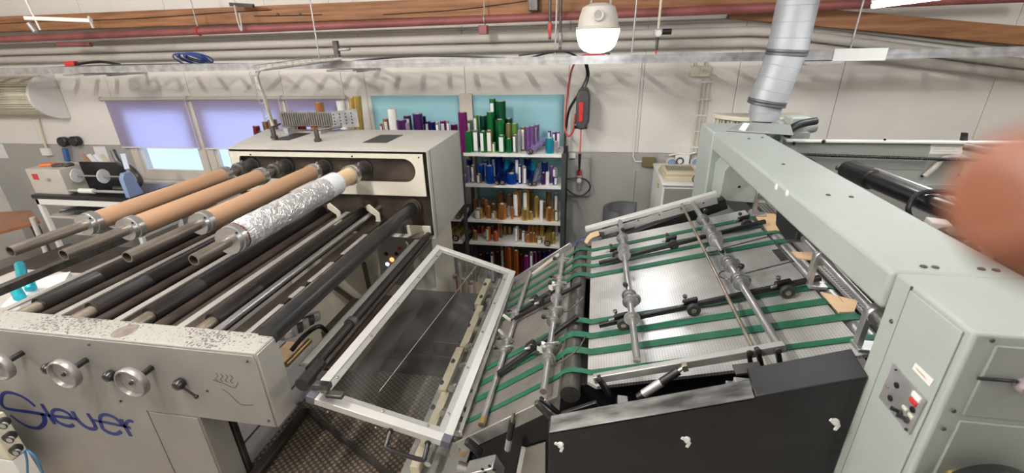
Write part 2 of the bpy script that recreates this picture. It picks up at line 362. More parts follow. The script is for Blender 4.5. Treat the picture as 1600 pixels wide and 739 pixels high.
# pale snowbank / yard outside the windows, so that the panes show a bright ground
struct('ground', box(B(), -14, 6, YW+.6, 20, -.3, -.2), mat('yard', (.55, .60, .68), .9))
names = ['leftmost', 'middle', 'right-hand, mostly hidden']
for i, (a, b) in enumerate(((-5.45, -4.34), (-4.325, -3.21), (-3.195, -2.49))):
    t = thing('roller_blind', names[i] + ' translucent lilac roller blind pulled half down over the back wall window', 'blind', (a, YW-.05, 1.97), 'roller blinds on the back wall')
    obj('fabric', box(B(), a+.03, b-.03, YW-.042, YW-.040, 1.455, 1.985), M['blind'], t)
    obj('bottom_bar', box(B(), a+.03, b-.03, YW-.046, YW-.036, 1.444, 1.458), M['white'], t)
    obj('blind_tube', cyl(B(), (a, YW-.045, 1.992), (b, YW-.045, 1.992), .019), M['greypipe'], t)
    bm = B(); cyl(bm, (a-.012, YW-.045, 1.992), (a, YW-.045, 1.992), .025); cyl(bm, (b, YW-.045, 1.992), (b+.012, YW-.045, 1.992), .025); obj('end_bracket', bm, M['greypipe'], t)
    tube(bm := B(), [(b-.01, YW-.07, 1.98), (b-.01, YW-.07, 1.25)], .002, 5); obj('pull_cord', bm, M['white'], t)
for a, b, w_ in ((-2.225, -1.30, 'left'), (-1.165, -.285, 'right')):
    t = thing('window_film', 'pale blue film sheet covering a window opening, %s one behind the foil shelves' % w_, 'window film', (a, YW, 1.0), 'blue films on the back wall')
    bm = B(); n = 14
    # sheet with slight waves
    top = [[bm.verts.new((a+(b-a)*i/n, YW-.012-.006*math.sin(i*1.3+j*.8), .95+(2.005-.95)*j/8)) for i in range(n+1)] for j in range(9)]
    for j in range(8):
        for i in range(n): bm.faces.new((top[j][i], top[j][i+1], top[j+1][i+1], top[j+1][i])).smooth = True
    o = obj('sheet', bm, M['poster'], t); s = o.modifiers.new('s', 'SOLIDIFY'); s.thickness = .002
bm = B(); box(bm, -1.30, -1.17, YW-.03, YW-.001, .9, 2.02); tag(obj('window_mullion_cover', bm, M['winframe'], None, .004), 'whitish vertical trim strip between the two blue window films', 'trim strip')

# ---- timber, pipes along the wall
def wavy(bm, pts, hw, hh):
    pass
t = thing('timber_beam', 'long horizontal brown timber beam with a dark crack above the red pipe', 'beam', (XL, 4.3, 2.7))
obj('beam_body', beam(B(), (XL, 4.29, 2.775), (1.9, 4.29, 2.745), .14, .145), M['wood'], t, .006)
bm = B()
pts = [(-6.2, 4.215, 2.775), (-5.6, 4.215, 2.78), (-4.9, 4.215, 2.77), (-4.2, 4.215, 2.775), (-3.5, 4.215, 2.79), (-3.0, 4.215, 2.795)]
tube(bm, pts, .0035, 5); obj('crack', bm, M['black'], t)
bm = B(); tube(bm, [(-3.2, 4.215, 2.75), (-2.8, 4.215, 2.742), (-2.5, 4.215, 2.74)], .0035, 5); tube(bm, [(-1.9, 4.215, 2.72), (-1.2, 4.215, 2.735), (-.6, 4.215, 2.78)], .003, 5); obj('crack', bm, M['black'], t)
obj('knot', cyl(B(), (-2.95, 4.22, 2.755), (-2.95, 4.213, 2.755), .014, 10), M['black'], t); obj('knot', cyl(B(), (-2.72, 4.22, 2.75), (-2.72, 4.213, 2.75), .012, 10), M['black'], t)
o = obj('sloping_timber_beam', beam(B(), (1.05, 4.32, 2.66), (5.2, 4.32, 2.17), .12, .125), M['wood'], None, .006); tag(o, 'brown timber beam sloping down to the right, above the right end of the wall', 'beam')
t = thing('red_pipe', 'dull red sprinkler pipe running along under the timber beam', 'pipe', (XL, 4.12, 2.64))
obj('pipe_run', cyl(B(), (XL, 4.12, 2.615), (3.0, 4.12, 2.665), .033, 16), M['redpipe'], t)
for x in (-3.75, -.95, -.30, 1.5):
    obj('pipe_clamp', ring(B(), (x, 4.12, 2.615+(x-XL)*.00472), (1, 0, 0), .037, .006), M['galv' if x > -3 else 'red'], t)
    obj('hanger_rod', cyl(B(), (x, 4.12, 2.65+(x-XL)*.00472), (x, 4.12, 3.1), .005, 8), M['galv'], t)
bm = B(); box(bm, -.985, -.915, 4.02, 4.1, 2.53, 2.60); obj('pipe_bracket', bm, M['redpipe'], t, .004)
cyl(bm := B(), (-5.35, 4.05, 2.555), (-4.95, 4.05, 2.545), .022, 12); obj('pipe_branch', bm, M['redpipe'], t)
for k, (z, w_) in enumerate(((2.505, 'upper'), (2.42, 'lower'))):
    bm = B(); tube(bm, [(XL, 4.33, z), (-2, 4.33, z), (1.25, 4.33, z-.005), (1.45, 4.33, z-.02), (5.2, 4.33, z-.58)], .037, 14, smooth=False)
    tag(obj('wall_pipe', bm, M['greypipe']), 'pale grey %s of the two parallel pipes along the back wall' % w_, 'pipe', 'grey pipes on the back wall')
bm = B(); tube(bm, [(XL, 4.36, 2.59), (1.3, 4.36, 2.585), (5.2, 4.36, 2.02)], .014, 8, smooth=False); tag(obj('thin_wall_pipe', bm, M['greypipe']), 'thin grey conduit above the two parallel wall pipes', 'conduit')

# ---- cable ladder
t = thing('cable_ladder', 'galvanised cable ladder hanging across the whole wall at pipe height', 'cable ladder', (XL, 3.7, 2.29))
for y, s in ((3.70, 1), (4.10, -1)):
    bm = B()
    if s == 1: box(bm, XL, XR, y-.002, y+.002, 2.295, 2.355); box(bm, XL, XR, y-.006, y+.008, 2.295, 2.299); box(bm, XL, XR, y-.006, y+.008, 2.351, 2.355); box(bm, XL, XR, y-.006, y, 2.32, 2.33)
    else: box(bm, XL, XR, y-.004, y+.004, 2.298, 2.312)
    obj('side_rail', bm, M['galv'], t)
x = XL+.1; n = 0; proto = None
while x < XR:
    if proto is None: proto = obj('rung', box(B(), x-.022, x+.022, 3.70, 4.10, 2.298, 2.318), M['galv'], t); x0 = x; l0 = proto.location.copy()
    else:
        o = proto.copy(); C.objects.link(o); o.location = l0 + Vector((x-x0, 0, 0))
    x += .235; n += 1
obj('cover_plate', box(B(), 1.62, 1.95, 3.69, 3.695, 2.285, 2.365), M['white'], t, label='white cover plate')
for x in (-4.8, -2.1, 1.55):
    bm = B(); box(bm, x-.12, x+.12, 3.66, 4.02, 2.272, 2.288); box(bm, x-.02, x+.02, 3.98, 4.4, 2.25, 2.275); obj('support_bracket', bm, M['galv'], t)
for x, y in ((-2.3, 3.72), (1.73, 3.72), (.27, 3.9), (-.33, 3.9)):
    obj('hanger_rod', cyl(B(), (x, y, 2.36), (x+.02, y, 3.3), .006, 8), M['galv'], t)
bm = B()
for (a, b, z, y) in ((-5.9, -1.9, 2.35, 3.725), (-2.0, -.7, 2.37, 3.725), (-.6, .1, 2.385, 3.73)):
    tube(bm, [(a, y, z-.02), ((a*2+b)/3, y, z+.008), ((a+b*2)/3, y, z), (b, y, z-.02)], .007, 7)
    tube(bm, [(a, y+.01, z-.02), ((a+b)/2, y, z+.008), (b, y+.01, z-.02)], .006, 7)
tag(obj('cable_bundle', bm, M['darkgrey']), 'dark cables lying along the inside of the cable ladder', 'cables', kind='stuff')
bm = B()
for k in range(7):
    c = Vector((-3.55+.03*math.sin(k*2), 3.75+.01*k, 2.375+.006*k)); ring(bm, c, (.1*math.sin(k), .5, 1), .15-.012*k, .006, 24, 6)
tag(obj('blue_cable_coil', bm, mat('blue cable', (.03, .07, .30), .4)), 'coil of blue cable lying on the cable ladder', 'cable coil')
bm = B(); obox(bm, (-4.95, 3.8, 2.375), (1, .2, 0), (-.2, 1, 0), (0, 0, 1), .09, .06, .05); tag(obj('red_plug', bm, M['red'], None, .008), 'small red plug lying on the cable ladder at the left', 'plug')
bm = B(); tube(bm, [(-4.9, 3.8, 2.37), (-4.6, 3.78, 2.39), (-4.4, 3.8, 2.36)], .012, 8); tag(obj('black_hose_bit', bm, M['black']), 'short black cable arch on the ladder beside the red plug', 'cable')

# ---- wire basket tray dropping to the rear housing
t = thing('wire_basket_tray', 'zinc wire basket tray bending down from the ladder to the rear housing with grey cables', 'cable tray', (-2.55, 3.35, 1.84))
A_, B_, D_ = Vector((-2.58, 3.33, 1.93)), Vector((-2.62, 3.33, 2.30)), Vector((-2.08, 3.68, 2.36))
def wires(bm, P, side, out, n1):
    for s in (-1, -.33, .33, 1):
        tube(bm, [p + side*s*.05 for p in P], .0028, 5, smooth=False)
    for s in (-1, 1): tube(bm, [p + side*s*.05 + out*.045 for p in P], .0028, 5, smooth=False)
    for a, b, n in zip(P, P[1:], n1):
        for i in range(n):
            c = a.lerp(b, (i+.5)/n)
            tube(bm, [c-side*.05+out*.045, c-side*.05, c+side*.05, c+side*.05+out*.045], .0025, 5, smooth=False)
dr = (D_-B_).normalized(); sd = dr.cross(Vector((0, 0, 1))).normalized()
bm = B(); wires(bm, [B_, D_], sd, Vector((0, 0, 1)), (13,)); obj('wire_mesh', bm, M['chrome'], t)
bm = B(); wires(bm, [A_, B_], sd, -dr, (7,)); obj('wire_mesh', bm, M['chrome'], t)
bm = B()
for k in range(5):
    o_ = sd*(k-2)*.018
    tube(bm, [D_+o_+Vector((0, 0, .012)), B_+o_+dr*.12+Vector((0, 0, .02)), B_+o_+dr*.0+Vector((0, 0, -.03)), A_.lerp(B_, .5)+o_*.8, A_+o_*.6+Vector((.0, 0, -.07))], .0115, 8)
tag(obj('tray_cables', bm, M['greypipe']), 'grey cables running in the wire basket tray', 'cables', kind='stuff')
t = thing('perforated_channel', 'short perforated grey metal channel resting on the rear housing by the wire tray', 'metal channel', (-2.4, 3.3, 1.85))
a = W(446, 194, 'Y', 3.3); b = W(512, 196, 'Y', 3.3)
bm = B(); z0, z1 = 1.885, 2.0; xa, xb = -2.46, -2.02
box(bm, xa, xb, 3.28, 3.284, z0, z1); box(bm, xa, xb, 3.28, 3.40, z0, z0+.004); obj('channel_side', bm, mat('weathered channel', (.20, .19, .17), .5, .3, var=.2, vscale=20), t)
bm = B()
for i in range(22): box(bm, xa+.02+i*.02, xa+.028+i*.02, 3.276, 3.279, z0+.01, z1-.01)
obj('slots', bm, M['dsteel'], t)
bm = B(); prism(bm, [(xb, 3.28, z0), (xb, 3.28, z1), (xb+.16, 3.40, z1+.01), (xb+.16, 3.40, z0-.02)], (.004, -.004, 0)); obj('end_plate', bm, M['galv'], t)
bm = B()
for i in range(4):
    for j in range(4): cyl(bm, Vector((xb+.02+.035*i, 3.288+.026*i, z0+.018+.025*j)), Vector((xb+.026+.035*i, 3.28+.026*i, z0+.018+.025*j)), .005, 8)
obj('punched_holes', bm, M['black'], t)
bm = B(); box(bm, -2.40, -2.36, 3.2, 3.3, 1.842, 1.885); box(bm, -2.12, -2.08, 3.2, 3.3, 1.842, 1.885); obj('foot', bm, M['galv'], t)

# ---- bulkhead lamp
L0 = Vector((0.0, 3.0, 2.505))
t = thing('bulkhead_lamp', 'lit frosted bulkhead lamp with a grey cast housing hanging over the hose reel', 'lamp', L0)
bm = B(); lathe(bm, L0, (0, 0, -1), [(-.025, .128), (0, .128), (.04, .120), (.08, .105), (.105, .08), (.118, .04), (.12, .0)], 28); obj('glass_bowl', bm, M['lampglass'], t)
bm = B(); lathe(bm, L0+Vector((0, 0, .012)), (0, 0, 1), [(0, .13), (.012, .132), (.02, .12), (.07, .112), (.12, .095), (.14, .05), (.142, 0)], 24); obj('housing', bm, M['greypipe'], t)
bm = B(); cyl(bm, L0+Vector((0, -.125, .085)), L0+Vector((0, -.06, .085)), .03, 20); obj('cable_gland', bm, M['galv'], t)
bm = B(); ring(bm, L0+Vector((0, -.125, .085)), (0, 1, 0), .026, .006); obj('gland_ring', bm, M['greypipe'], t)
bm = B(); box(bm, L0.x-.05, L0.x-.04, 2.96, 3.04, L0.z+.13, L0.z+.22); box(bm, L0.x+.06, L0.x+.07, 2.96, 3.04, L0.z+.13, L0.z+.22); obj('hanging_bracket', bm, M['galv'], t)
obj('hanger_rod', cyl(B(), (0, 3.0, 2.7), (0, 3.0, 3.29), .006, 8), M['galv'], t)
bm = B(); box(bm, -.06, .08, 2.96, 3.04, L0.z+.215, L0.z+.225); obj('hanging_bracket', bm, M['galv'], t)
lamp('bulkhead_light', 'POINT', (0, 2.93, 2.34), 5, (.95, .97, 1), .1)

# ---- fittings above the frame
for i, q in enumerate(HIGHBAY):
    t = thing('tube_batten', 'bare twin tube batten pointing at the wall, %s' % ['over the foil rolls', 'over the left side of the room', 'over the right machine'][i], 'lamp', q, 'tube battens')
    v = Vector(q)
    obj('batten_body', box(B(), v.x-.04, v.x+.04, v.y-1.0, v.y+1.0, v.z-.01, v.z+.05), M['white'], t, .005)
    for s_ in (-1, 1): obj('lamp_tube', cyl(B(), (v.x+s_*.03, v.y-.95, v.z-.025), (v.x+s_*.03, v.y+.95, v.z-.025), .013, 12), M['bulbglow'], t)
    for dy in (-.7, .7): obj('hanger_rod', cyl(B(), (v.x, v.y+dy, v.z+.05), (v.x, v.y+dy, v.z+.18), .005, 8), M['galv'], t)
for i, q in enumerate(FILL_TUBES):  # unseen fittings, added as bodies for the ambient fill lamps
    t = thing('lamp_or_fill_fitting', 'added unseen white fitting for fill light, %s' % ['back left', 'back centre', 'back right', 'far right side', 'over the left wall bay', 'above the middle of the room'][i], 'lamp', q, 'added fill light fittings')
    v = Vector(q); obj('fitting_body', box(B(), v.x-.75, v.x+.75, v.y-.08, v.y+.08, v.z, v.z+.07), M['white'], t, .006)
    obj('hanger_rod', cyl(B(), v+Vector((0, 0, .07)), v+Vector((0, 0, .28)), .006, 8), M['galv'], t)
# the fluorescent fitting seen at the top right
t = thing('lamp_or_fill_fitting', 'lit fluorescent batten at the top right of the picture', 'lamp', (1.9, 3.0, 2.6))
a = W(1364, 14, 'Y', 3.0); b = W(1600, -16, 'Y', 2.9); b = a+(b-a)*1.6
bm = B(); beam(bm, a+Vector((0, 0, .055)), b+Vector((0, 0, .055)), .15, .05); obj('fitting_body', bm, M['white'], t, .01)
bm = B(); beam(bm, a+Vector((0, 0, .016)), b+Vector((0, 0, .016)), .10, .026); obj('diffuser', bm, M['tubeglow'], t, .008)
for k in (.25, .8):
    c = a.lerp(b, k); obj('hanger_rod', cyl(B(), c+Vector((0, 0, .08)), Vector((c.x, c.y, 3.25)), .004, 8), M['galv'], t)
c = a.lerp(b, .5); lamp('batten_light', 'AREA', c-Vector((0, 0, .01)), 10, (.95, .98, 1), 1.2, (0, 0, 0), .08)

# ---- ventilation duct
t = thing('ventilation_duct', 'round galvanised spiral duct rising behind the white machine beam', 'duct', (1.14, 3.4, 1.93))
p0, p1, p2, p3 = Vector((1.15, 3.4, 1.93)), Vector((1.135, 3.4, 2.09)), Vector((1.17, 3.4, 2.41)), Vector((1.20, 3.4, 3.25))
p1 = W(1198, 160, 'Y', 3.4); p2 = W(1229, 82, 'Y', 3.4); p0 = Vector((p1.x, p1.y, 1.93)); p3 = W(1247, 0, 'Y', 3.4); p3 = p2+(p3-p2)*3
for a, b, r in ((p0, p1, .098), (p1, p2, .115), (p2, p3, .118)):
    bm = B(); prof = []; L_ = (b-a).length; n = int(L_/.10)+1
    for i in range(n):
        h = L_*i/n; prof += [(h, r), (h+L_/n*.93, r), (h+L_/n*.95, r+.0016), (h+L_/n*.98, r+.0016)]
    prof.append((L_, r)); lathe(bm, a, b-a, prof, 36); obj('duct_section', bm, M['duct'], t)
for p, d, r in ((p1, p2-p0, .121), (p2, p3-p1, .124)):
    d = d.normalized(); obj('clamp_band', lathe(B(), p-d*.02, d, [(0, r-.01), (.004, r), (.016, r), (.02, r-.006), (.024, r), (.036, r), (.04, r-.01)], 36), M['ductband'], t)
t = thing('extraction_hood', 'cream curved extraction hood with perforated grille under the duct', 'hood', (p0.x, 3.4, 1.6))
def halfdisc(cx, cy, z, r, n=24): return [(cx-r*math.cos(math.pi*i/n), cy-r*.8*math.sin(math.pi*i/n), z) for i in range(n+1)]
hz_ = W(1185, 190, 'Y', 3.4).z
obj('hood_top', prism(B(), halfdisc(p0.x, 3.60, hz_, .29), (0, 0, .03)), M['grille'], t, .004)
obj('grille_body', prism(B(), halfdisc(p0.x, 3.60, 1.60, .265), (0, 0, hz_-1.60)), M['grilledots'], t)
bm = B()
for i in range(1, 12):
    a = math.pi*i/12; x, y = p0.x-.268*math.cos(a), 3.6-.8*.268*math.sin(a)
    if i % 2: box(bm, x-.006, x+.006, y-.006, y+.006, 1.62, hz_)
obj('grille_bars', bm, M['grille'], t)

# ---- slatted drum on the left wall
t = thing('slatted_fan_drum', 'large beige slatted half drum fan unit with a smooth round end on the left wall', 'fan unit', (-6.6, 4.4, 1.9))
c = Vector((-6.15, YW+.02, 2.0)); Rr = .33
def arc(x, r, n=26): return [(x, YW-.005-r*1.05*math.sin(math.pi*i/n), 2.03+r*math.cos(math.pi*i/n)*.82) for i in range(n+1)]
obj('drum_body', prism(B(), arc(-7.4, .27), (1.35, 0, 0)), M['grilledots'], t)
obj('drum_end', prism(B(), arc(-6.06, .31), (.035, 0, 0)), mat('drum end', (.66, .65, .64), .45), t, .004)
bm = B()
for i in range(1, 26):
    a = math.pi*i/26; y, z = YW-.005-.275*1.05*math.sin(a), 2.03+.275*.82*math.cos(a); beam(bm, (-7.4, y, z), (-6.06, y, z), .006, .013, (0, -math.sin(a), math.cos(a)))
obj('slats', bm, M['grille'], t, kind='stuff')
# ================================================================ LEFT UNIT (foil unwinder)
from mathutils.geometry import tessellate_polygon
def plate_hole(bm, outer, holes, ext):
    ext = Vector(ext); loops = [[Vector(p) for p in outer]] + [[Vector(p) for p in h] for h in holes]
    flat = [p for l in loops for p in l]; tris = tessellate_polygon(loops)
    a = [bm.verts.new(p) for p in flat]; b = [bm.verts.new(p+ext) for p in flat]
    for t_ in tris:
        if len({t_[0], t_[1], t_[2]}) == 3:
            try: bm.faces.new([a[i] for i in t_]); bm.faces.new([b[i] for i in reversed(t_)])
            except ValueError: pass
    k = 0
    for l in loops:
        n = len(l)
        for i in range(n): bm.faces.new((a[k+i], a[k+(i+1) % n], b[k+(i+1) % n], b[k+i]))
        k += n
    return bm
FY = 1.13; ZT = 1.448; ZB = 1.09; XE = -1.163
um = thing('foil_unwind_machine', 'grey steel foil unwinding machine with a blue lettered operator side at the left', 'machine', (-1.9, 1.2, 0))
bm = B(); prism(bm, [(-3.3, 0, ZT), (XE, 0, ZT), (XE, 0, ZB), (-1.52, 0, ZB), (-1.52, 0, 0), (-3.3, 0, 0)], (0, .115, 0))
for v in bm.verts: v.co.y += FY+.004
sf = obj('side_frame', bm, M['speckle'], um, .006)
bm = B(); prism(bm, [(-3.3, FY, ZT-.012), (XE-.012, FY, ZT-.012), (XE-.004, FY, ZT-.03), (XE-.004, FY, ZB+.006), (-1.765, FY, ZB+.006), (-1.765, FY, .05), (-3.3, FY, .05)], (0, .0045, 0))
obj('face_plate', bm, M['mgreyface'], sf, .0015)
obj('end_plate', box(B(), XE, XE+.004, FY+.006, FY+.117, ZB+.004, ZT-.008), M['mgrey'], sf, .0015)
bm = B(); prism(bm, [(-1.757, FY, ZB-.002), (-1.525, FY, ZB-.002), (-1.525, FY, .05), (-1.757, FY, .05)], (0, .0045, 0)); obj('leg_door', bm, M['mgreyface'], sf, .003)
for (x, y) in ((139, 538), (386, 564), (420, 657), (189, 626), (324, 610)):
    p = W(x, y, 'Y', FY); obj('bolt', lathe(B(), p, (0, -1, 0), [(0, .005), (.004, .005), (.006, .003)], 10), M['dsteel'], um)
obj('oil_stain_boss', lathe(B(), Vector((-1.78, FY+.055, ZT)), (0, 0, 1), [(0, .045), (.0015, .03), (.002, 0)], 20), mat('oil stain', (.20, .17, .15), .35, var=.3, vscale=30), um)
# hand wheels with shafts, lever knobs
for k, (cx, cy) in enumerate(((237, 574), (135, 562), (35, 551))):
    p = W(cx, cy, 'Y', FY); pw = Vector((p.x, FY-.068, p.z-.003))
    hw = obj('hand_wheel', lathe(B(), pw, (0, -1, 0), [(0, .05), (.0, .061), (.003, .063), (.024, .063), (.027, .061), (.027, .056), (.014, .053), (.013, .014), (.015, .013), (.015, .0)], 44), M['wheel'], um)
    obj('hub_bolt', lathe(B(), pw+Vector((0, -.016, 0)), (0, -1, 0), [(0, .008), (.006, .008), (.006, .004), (.002, .004)], 8), M['dsteel'], hw)
    obj('wheel_shaft', cyl(B(), p, pw, .012, 14), M['blackplastic'], um)
for (a, b) in (((279, 601), (307, 620)), ((170, 588), (196, 608)), ((74, 576), (98, 594))):
    p = W(*a, 'Y', FY-.02); q = W(*b, 'Y', FY-.02)
    lv = obj('clamp_lever', cyl(B(), p, q, .0045, 10), M['blackplastic'], um)
    obj('knob', lathe(B(), p+Vector((0, .02, 0)), (0, -1, 0), [(0, .012), (.006, .021), (.022, .023), (.034, .017), (.038, 0)], 18), M['blackplastic'], lv)
    bm = B(); bmesh.ops.create_uvsphere(bm, u_segments=12, v_segments=8, radius=.0085, matrix=Matrix.Translation(q)); obj('ball', bm, M['blackplastic'], lv)
# blue lettering on the face
def pa(x, y): return W(x/5.32, 600+y/5.32, 'Y', FY-.0005)
def pb(x, y): return W(x/2.7475, 470+y/2.7475, 'Y', FY-.0005)
bm = B(); N = (0, -1, 0)
def st(fn, pts, wd, tp=None): ribbon(bm, [fn(*p) for p in pts], wd*1.4, N, .0012, tp)
st(pa, [(292, 186), (240, 140), (180, 102), (110, 76), (50, 70), (20, 90), (10, 140), (22, 180), (60, 203), (150, 218), (300, 240), (420, 262)], .0125, (.8, 1))
st(pa, [(345, 245), (368, 275), (370, 320), (345, 352), (310, 366), (240, 355), (170, 318), (110, 275), (86, 256)], .0125, (1.5, .6))
st(pa, [(400, 260), (520, 274), (640, 291)], .011)
st(pa, [(345, 165), (400, 248), (456, 332)], .013)
st(pa, [(436, 262), (436, 228), (465, 211), (520, 220), (575, 250), (600, 285)], .011)
st(pa, [(436, 262), (470, 306), (530, 338), (580, 350), (613, 338)], .013)
st(pa, [(600, 226), (640, 290), (690, 340), (740, 368), (785, 373), (800, 350)], .0135)
st(pa, [(728, 243), (765, 300), (795, 350)], .0125)
st(pb, [(398, 512), (450, 521), (515, 535), (560, 545)], .010)
st(pb, [(432, 520), (430, 498), (452, 488), (490, 500), (515, 522), (522, 535)], .0115)
st(pb, [(432, 520), (442, 548), (470, 566), (500, 572), (520, 560)], .0125)
st(pb, [(520, 508), (540, 545), (562, 581)], .0125)
st(pb, [(538, 540), (545, 520), (560, 515), (572, 521)], .011)
obj('blue_lettering', bm, M['blue'], sf, label='blue painted word Steuer in flowing letters')
bm = B()
for k in range(4):
    ox = k*21
    ribbon(bm, [pb(925+ox, 310+k*3), pb(935+ox, 322+k*3), pb(925+ox, 335+k*3), pb(938+ox, 345+k*3)], .0018, N, .0006)
ribbon(bm, [pb(915, 340), pb(960, 355), pb(1005, 372), pb(1022, 350)], .0018, N, .0006)
ribbon(bm, [pb(955, 378), pb(985, 400), pb(1010, 425), pb(1040, 446), pb(1090, 446)], .0018, N, .0006)
obj('pencil_scribble', bm, M['dsteel'], sf, label='faint pencil sketch lines')
# rear housing
HY = 2.68; HX0, HX1 = -2.47, -1.03; HYb = 3.42; HZ = 1.84
bm = B(); prism(bm, [(HX0, HY, 1.23), (HX1, HY, 1.23), (HX1, HYb, 1.23), (-2.72, HYb, 1.23)], (0, 0, HZ-1.23))
bmesh.ops.delete(bm, geom=[f for f in bm.faces if abs(f.calc_center_median().y-HY) < .01], context='FACES')
rh = obj('rear_housing', bm, M['mgrey'], um); so = rh.modifiers.new('s', 'SOLIDIFY'); so.thickness = .012; so.offset = -1
bv = rh.modifiers.new('b', 'BEVEL'); bv.width = .006; bv.segments = 2; bv.limit_method = 'ANGLE'
obj('panel_seam', box(B(), HX1-.0005, HX1+.0015, HY+.045, HY+.05, 1.235, HZ-.004), M['black'], rh)
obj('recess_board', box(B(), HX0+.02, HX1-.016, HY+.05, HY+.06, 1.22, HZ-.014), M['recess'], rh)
c1 = W(545, 0, 'Y', HY)
def wy(x, y, Y=HY): return W(x, y, 'Y', Y)
ptop = HZ-.022; pbot = wy(600, 305).z
cz = wy(600, 266).z; rr_ = (wy(600, 248).z-wy(600, 284.5).z)/2; xr = wy(649, 266).x-rr_; xl = -2.38
st_ = [(xr+rr_*math.sin(math.pi*i/14), HY, cz+rr_*math.cos(math.pi*i/14)) for i in range(15)] + [(xl-rr_*.3*math.sin(math.pi*i/14), HY, cz-rr_*math.cos(math.pi*i/14)) for i in range(15)]
bm = B(); plate_hole(bm, [(HX0+.008, HY, pbot), (HX0+.008, HY, ptop), (HX1-.034, HY, ptop), (HX1-.034, HY, pbot)], [st_], (0, .008, 0)); obj('slotted_front_plate', bm, M['cream'], rh)
bm = B(); x0, x1, z0, z1 = wy(636, 360).x, HX1-.03, wy(660, 371).z, wy(660, 353).z; box(bm, x0, x1, HY, HY+.01, z0, z1); obj('small_front_plate', bm, M['cream'], rh, .012, 3)
for x in (-2.3, -1.55, -1.09): obj('bolt', lathe(B(), (x, HY, ptop-.02), (0, -1, 0), [(0, .006), (.003, .004)], 10), M['black'], rh)
for q in (((424, 219), (487, 208)), ((566, 223), (630, 211))):
    a, b = W(*q[0], 'Z', HZ), W(*q[1], 'Z', HZ)
    bm = B(); box(bm, a.x, b.x-.0, a.y, b.y, HZ-.001, HZ+.0015); obj('top_opening', bm, M['black'], rh, label='dark rectangular opening in the top cover')
for (a, b) in (((429, 216), (421, 190)), ((497, 221), (491, 200))):
    p = W(*a, 'Z', HZ); q = p+Vector((-.0, 0, .09))
    bm = B(); beam(bm, p, q, .028, .018, (0, 1, 0)); cyl(bm, q+Vector((0, 0, -.01)), q+Vector((.15 if a[0] > 450 else .0, .10, .0)), .008, 8); cyl(bm, p, p+Vector((0, 0, .02)), .026, 12); obj('latch_post', bm, M['dsteel'], rh)
# sockets in the recess
TZ = 1.716; TX = [-2.335, -2.068, -1.783, -1.49]
for i, x in enumerate(TX):
    sk = obj('shaft_socket', lathe(B(), (x, HY+.05, TZ), (0, -1, 0), [(0, .052), (.02, .052), (.02, .044), (.10, .042), (.105, .048), (.16, .048), (.165, .04), (.165, .027), (.15, .026)], 26), M['dsteel'], um)
    obj('set_screw', cyl(B(), (x+.02, HY-.08, TZ+.04), (x+.025, HY-.08, TZ+.06), .006, 8), M['steel'], sk)
# rollers, strips, panels between the frames
def yl(px_, py_, z): p = W(px_, py_, 'Z', z); return p.x, p.y
y0, y1 = FY+.12, HY+.05
for k, xs in enumerate((-2.505, -2.215, -1.915, -1.605)):
    obj('flat_strip', box(B(), xs-.017, xs+.017, y0, y1-.12, 1.428, 1.436), M['strip'], um, .001)
    xr_ = xs+.083
    rl = obj('guide_roller', lathe(B(), (xr_, y0+.085, 1.415), (0, 1, 0), [(0, .02), (0, .04), (.26, .04), (.262, .0412), (.268, .0412), (.27, .04), (y1-y0-.16, .04), (y1-y0-.16, .02)], 26), M['roller'], um)
    obj('roller_stub', cyl(B(), (xr_, y0-.02, 1.415), (xr_, y1+.0, 1.415), .026, 18), M['stub'], rl)
    obj('journal_block', box(B(), xr_-.045, xr_+.04, y0-.01, y0+.022, 1.36, 1.43), M['mgrey'], rl, .004)
    if k < 3:
        obj('web_panel', prism(B(), [(xs+.13, y0, 1.405), (xs+.155, y0, 1.41), (xs+.255, y0, 1.33), (xs+.24, y0, 1.32)], (0, y1-y0-.1, 0)), M['rusty' if k == 1 else 'recess'], um, label='dark brown steel web panel')
        cyl(bm := B(), (xs+.165, y0, 1.395), (xs+.165, y1, 1.395), .023, 16); obj('thin_guide_roller', bm, M['rusty'], um)
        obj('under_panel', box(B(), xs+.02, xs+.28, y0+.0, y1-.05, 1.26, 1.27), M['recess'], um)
obj('chrome_rod', cyl(B(), (-1.435, y0, 1.43), (-1.435, y1, 1.43), .0165, 16), M['chrome'], um)
obj('thin_guide_roller', cyl(B(), (-1.468, y0, 1.40), (-1.468, y1-.1, 1.40), .018, 14), M['roller'], um)
obj('web_panel', box(B(), -1.42, -1.345, y0, y1-.1, 1.385, 1.393), M['rusty'], um)
for a_, b_ in ((1.26, 1.50), (1.56, 1.66), (1.71, 1.92), (2.02, 2.30)): obj('flat_strip', box(B(), -1.335, -1.31, a_, b_, 1.41, 1.416), M['strip'], um, .001)
for a_, b_ in ((1.27, 1.42), (1.56, 1.58), (1.70, 2.02)): obj('flat_strip', box(B(), -1.262, -1.245, a_, b_, 1.40, 1.406), M['strip'], um, .001)
obj('brown_rod', cyl(B(), (-1.29, y0, 1.40), (-1.29, y1-.1, 1.40), .014, 12), M['rusty'], um)
obj('brown_rod', cyl(B(), (-1.265, y0, 1.385), (-1.265, y1-.3, 1.385), .008, 10), M['brass'], um)
obj('main_roller', cyl(B(), (-1.185, FY+.105, 1.452), (-1.178, HY+.05, 1.452), .042, 30), mat('smooth dark roller', (.035, .035, .036), .3, .4, var=.2, vscale=5), um)
obj('roller_flange', lathe(B(), (-1.178, HY+.05, 1.452), (0, -1, 0), [(0, .06), (.03, .06), (.03, .05), (.05, .05)], 24), M['recess'], um)
obj('side_bar', box(B(), -2.80, -2.755, .9, 2.75, 1.40, 1.44), M['dsteel'], um, .002)
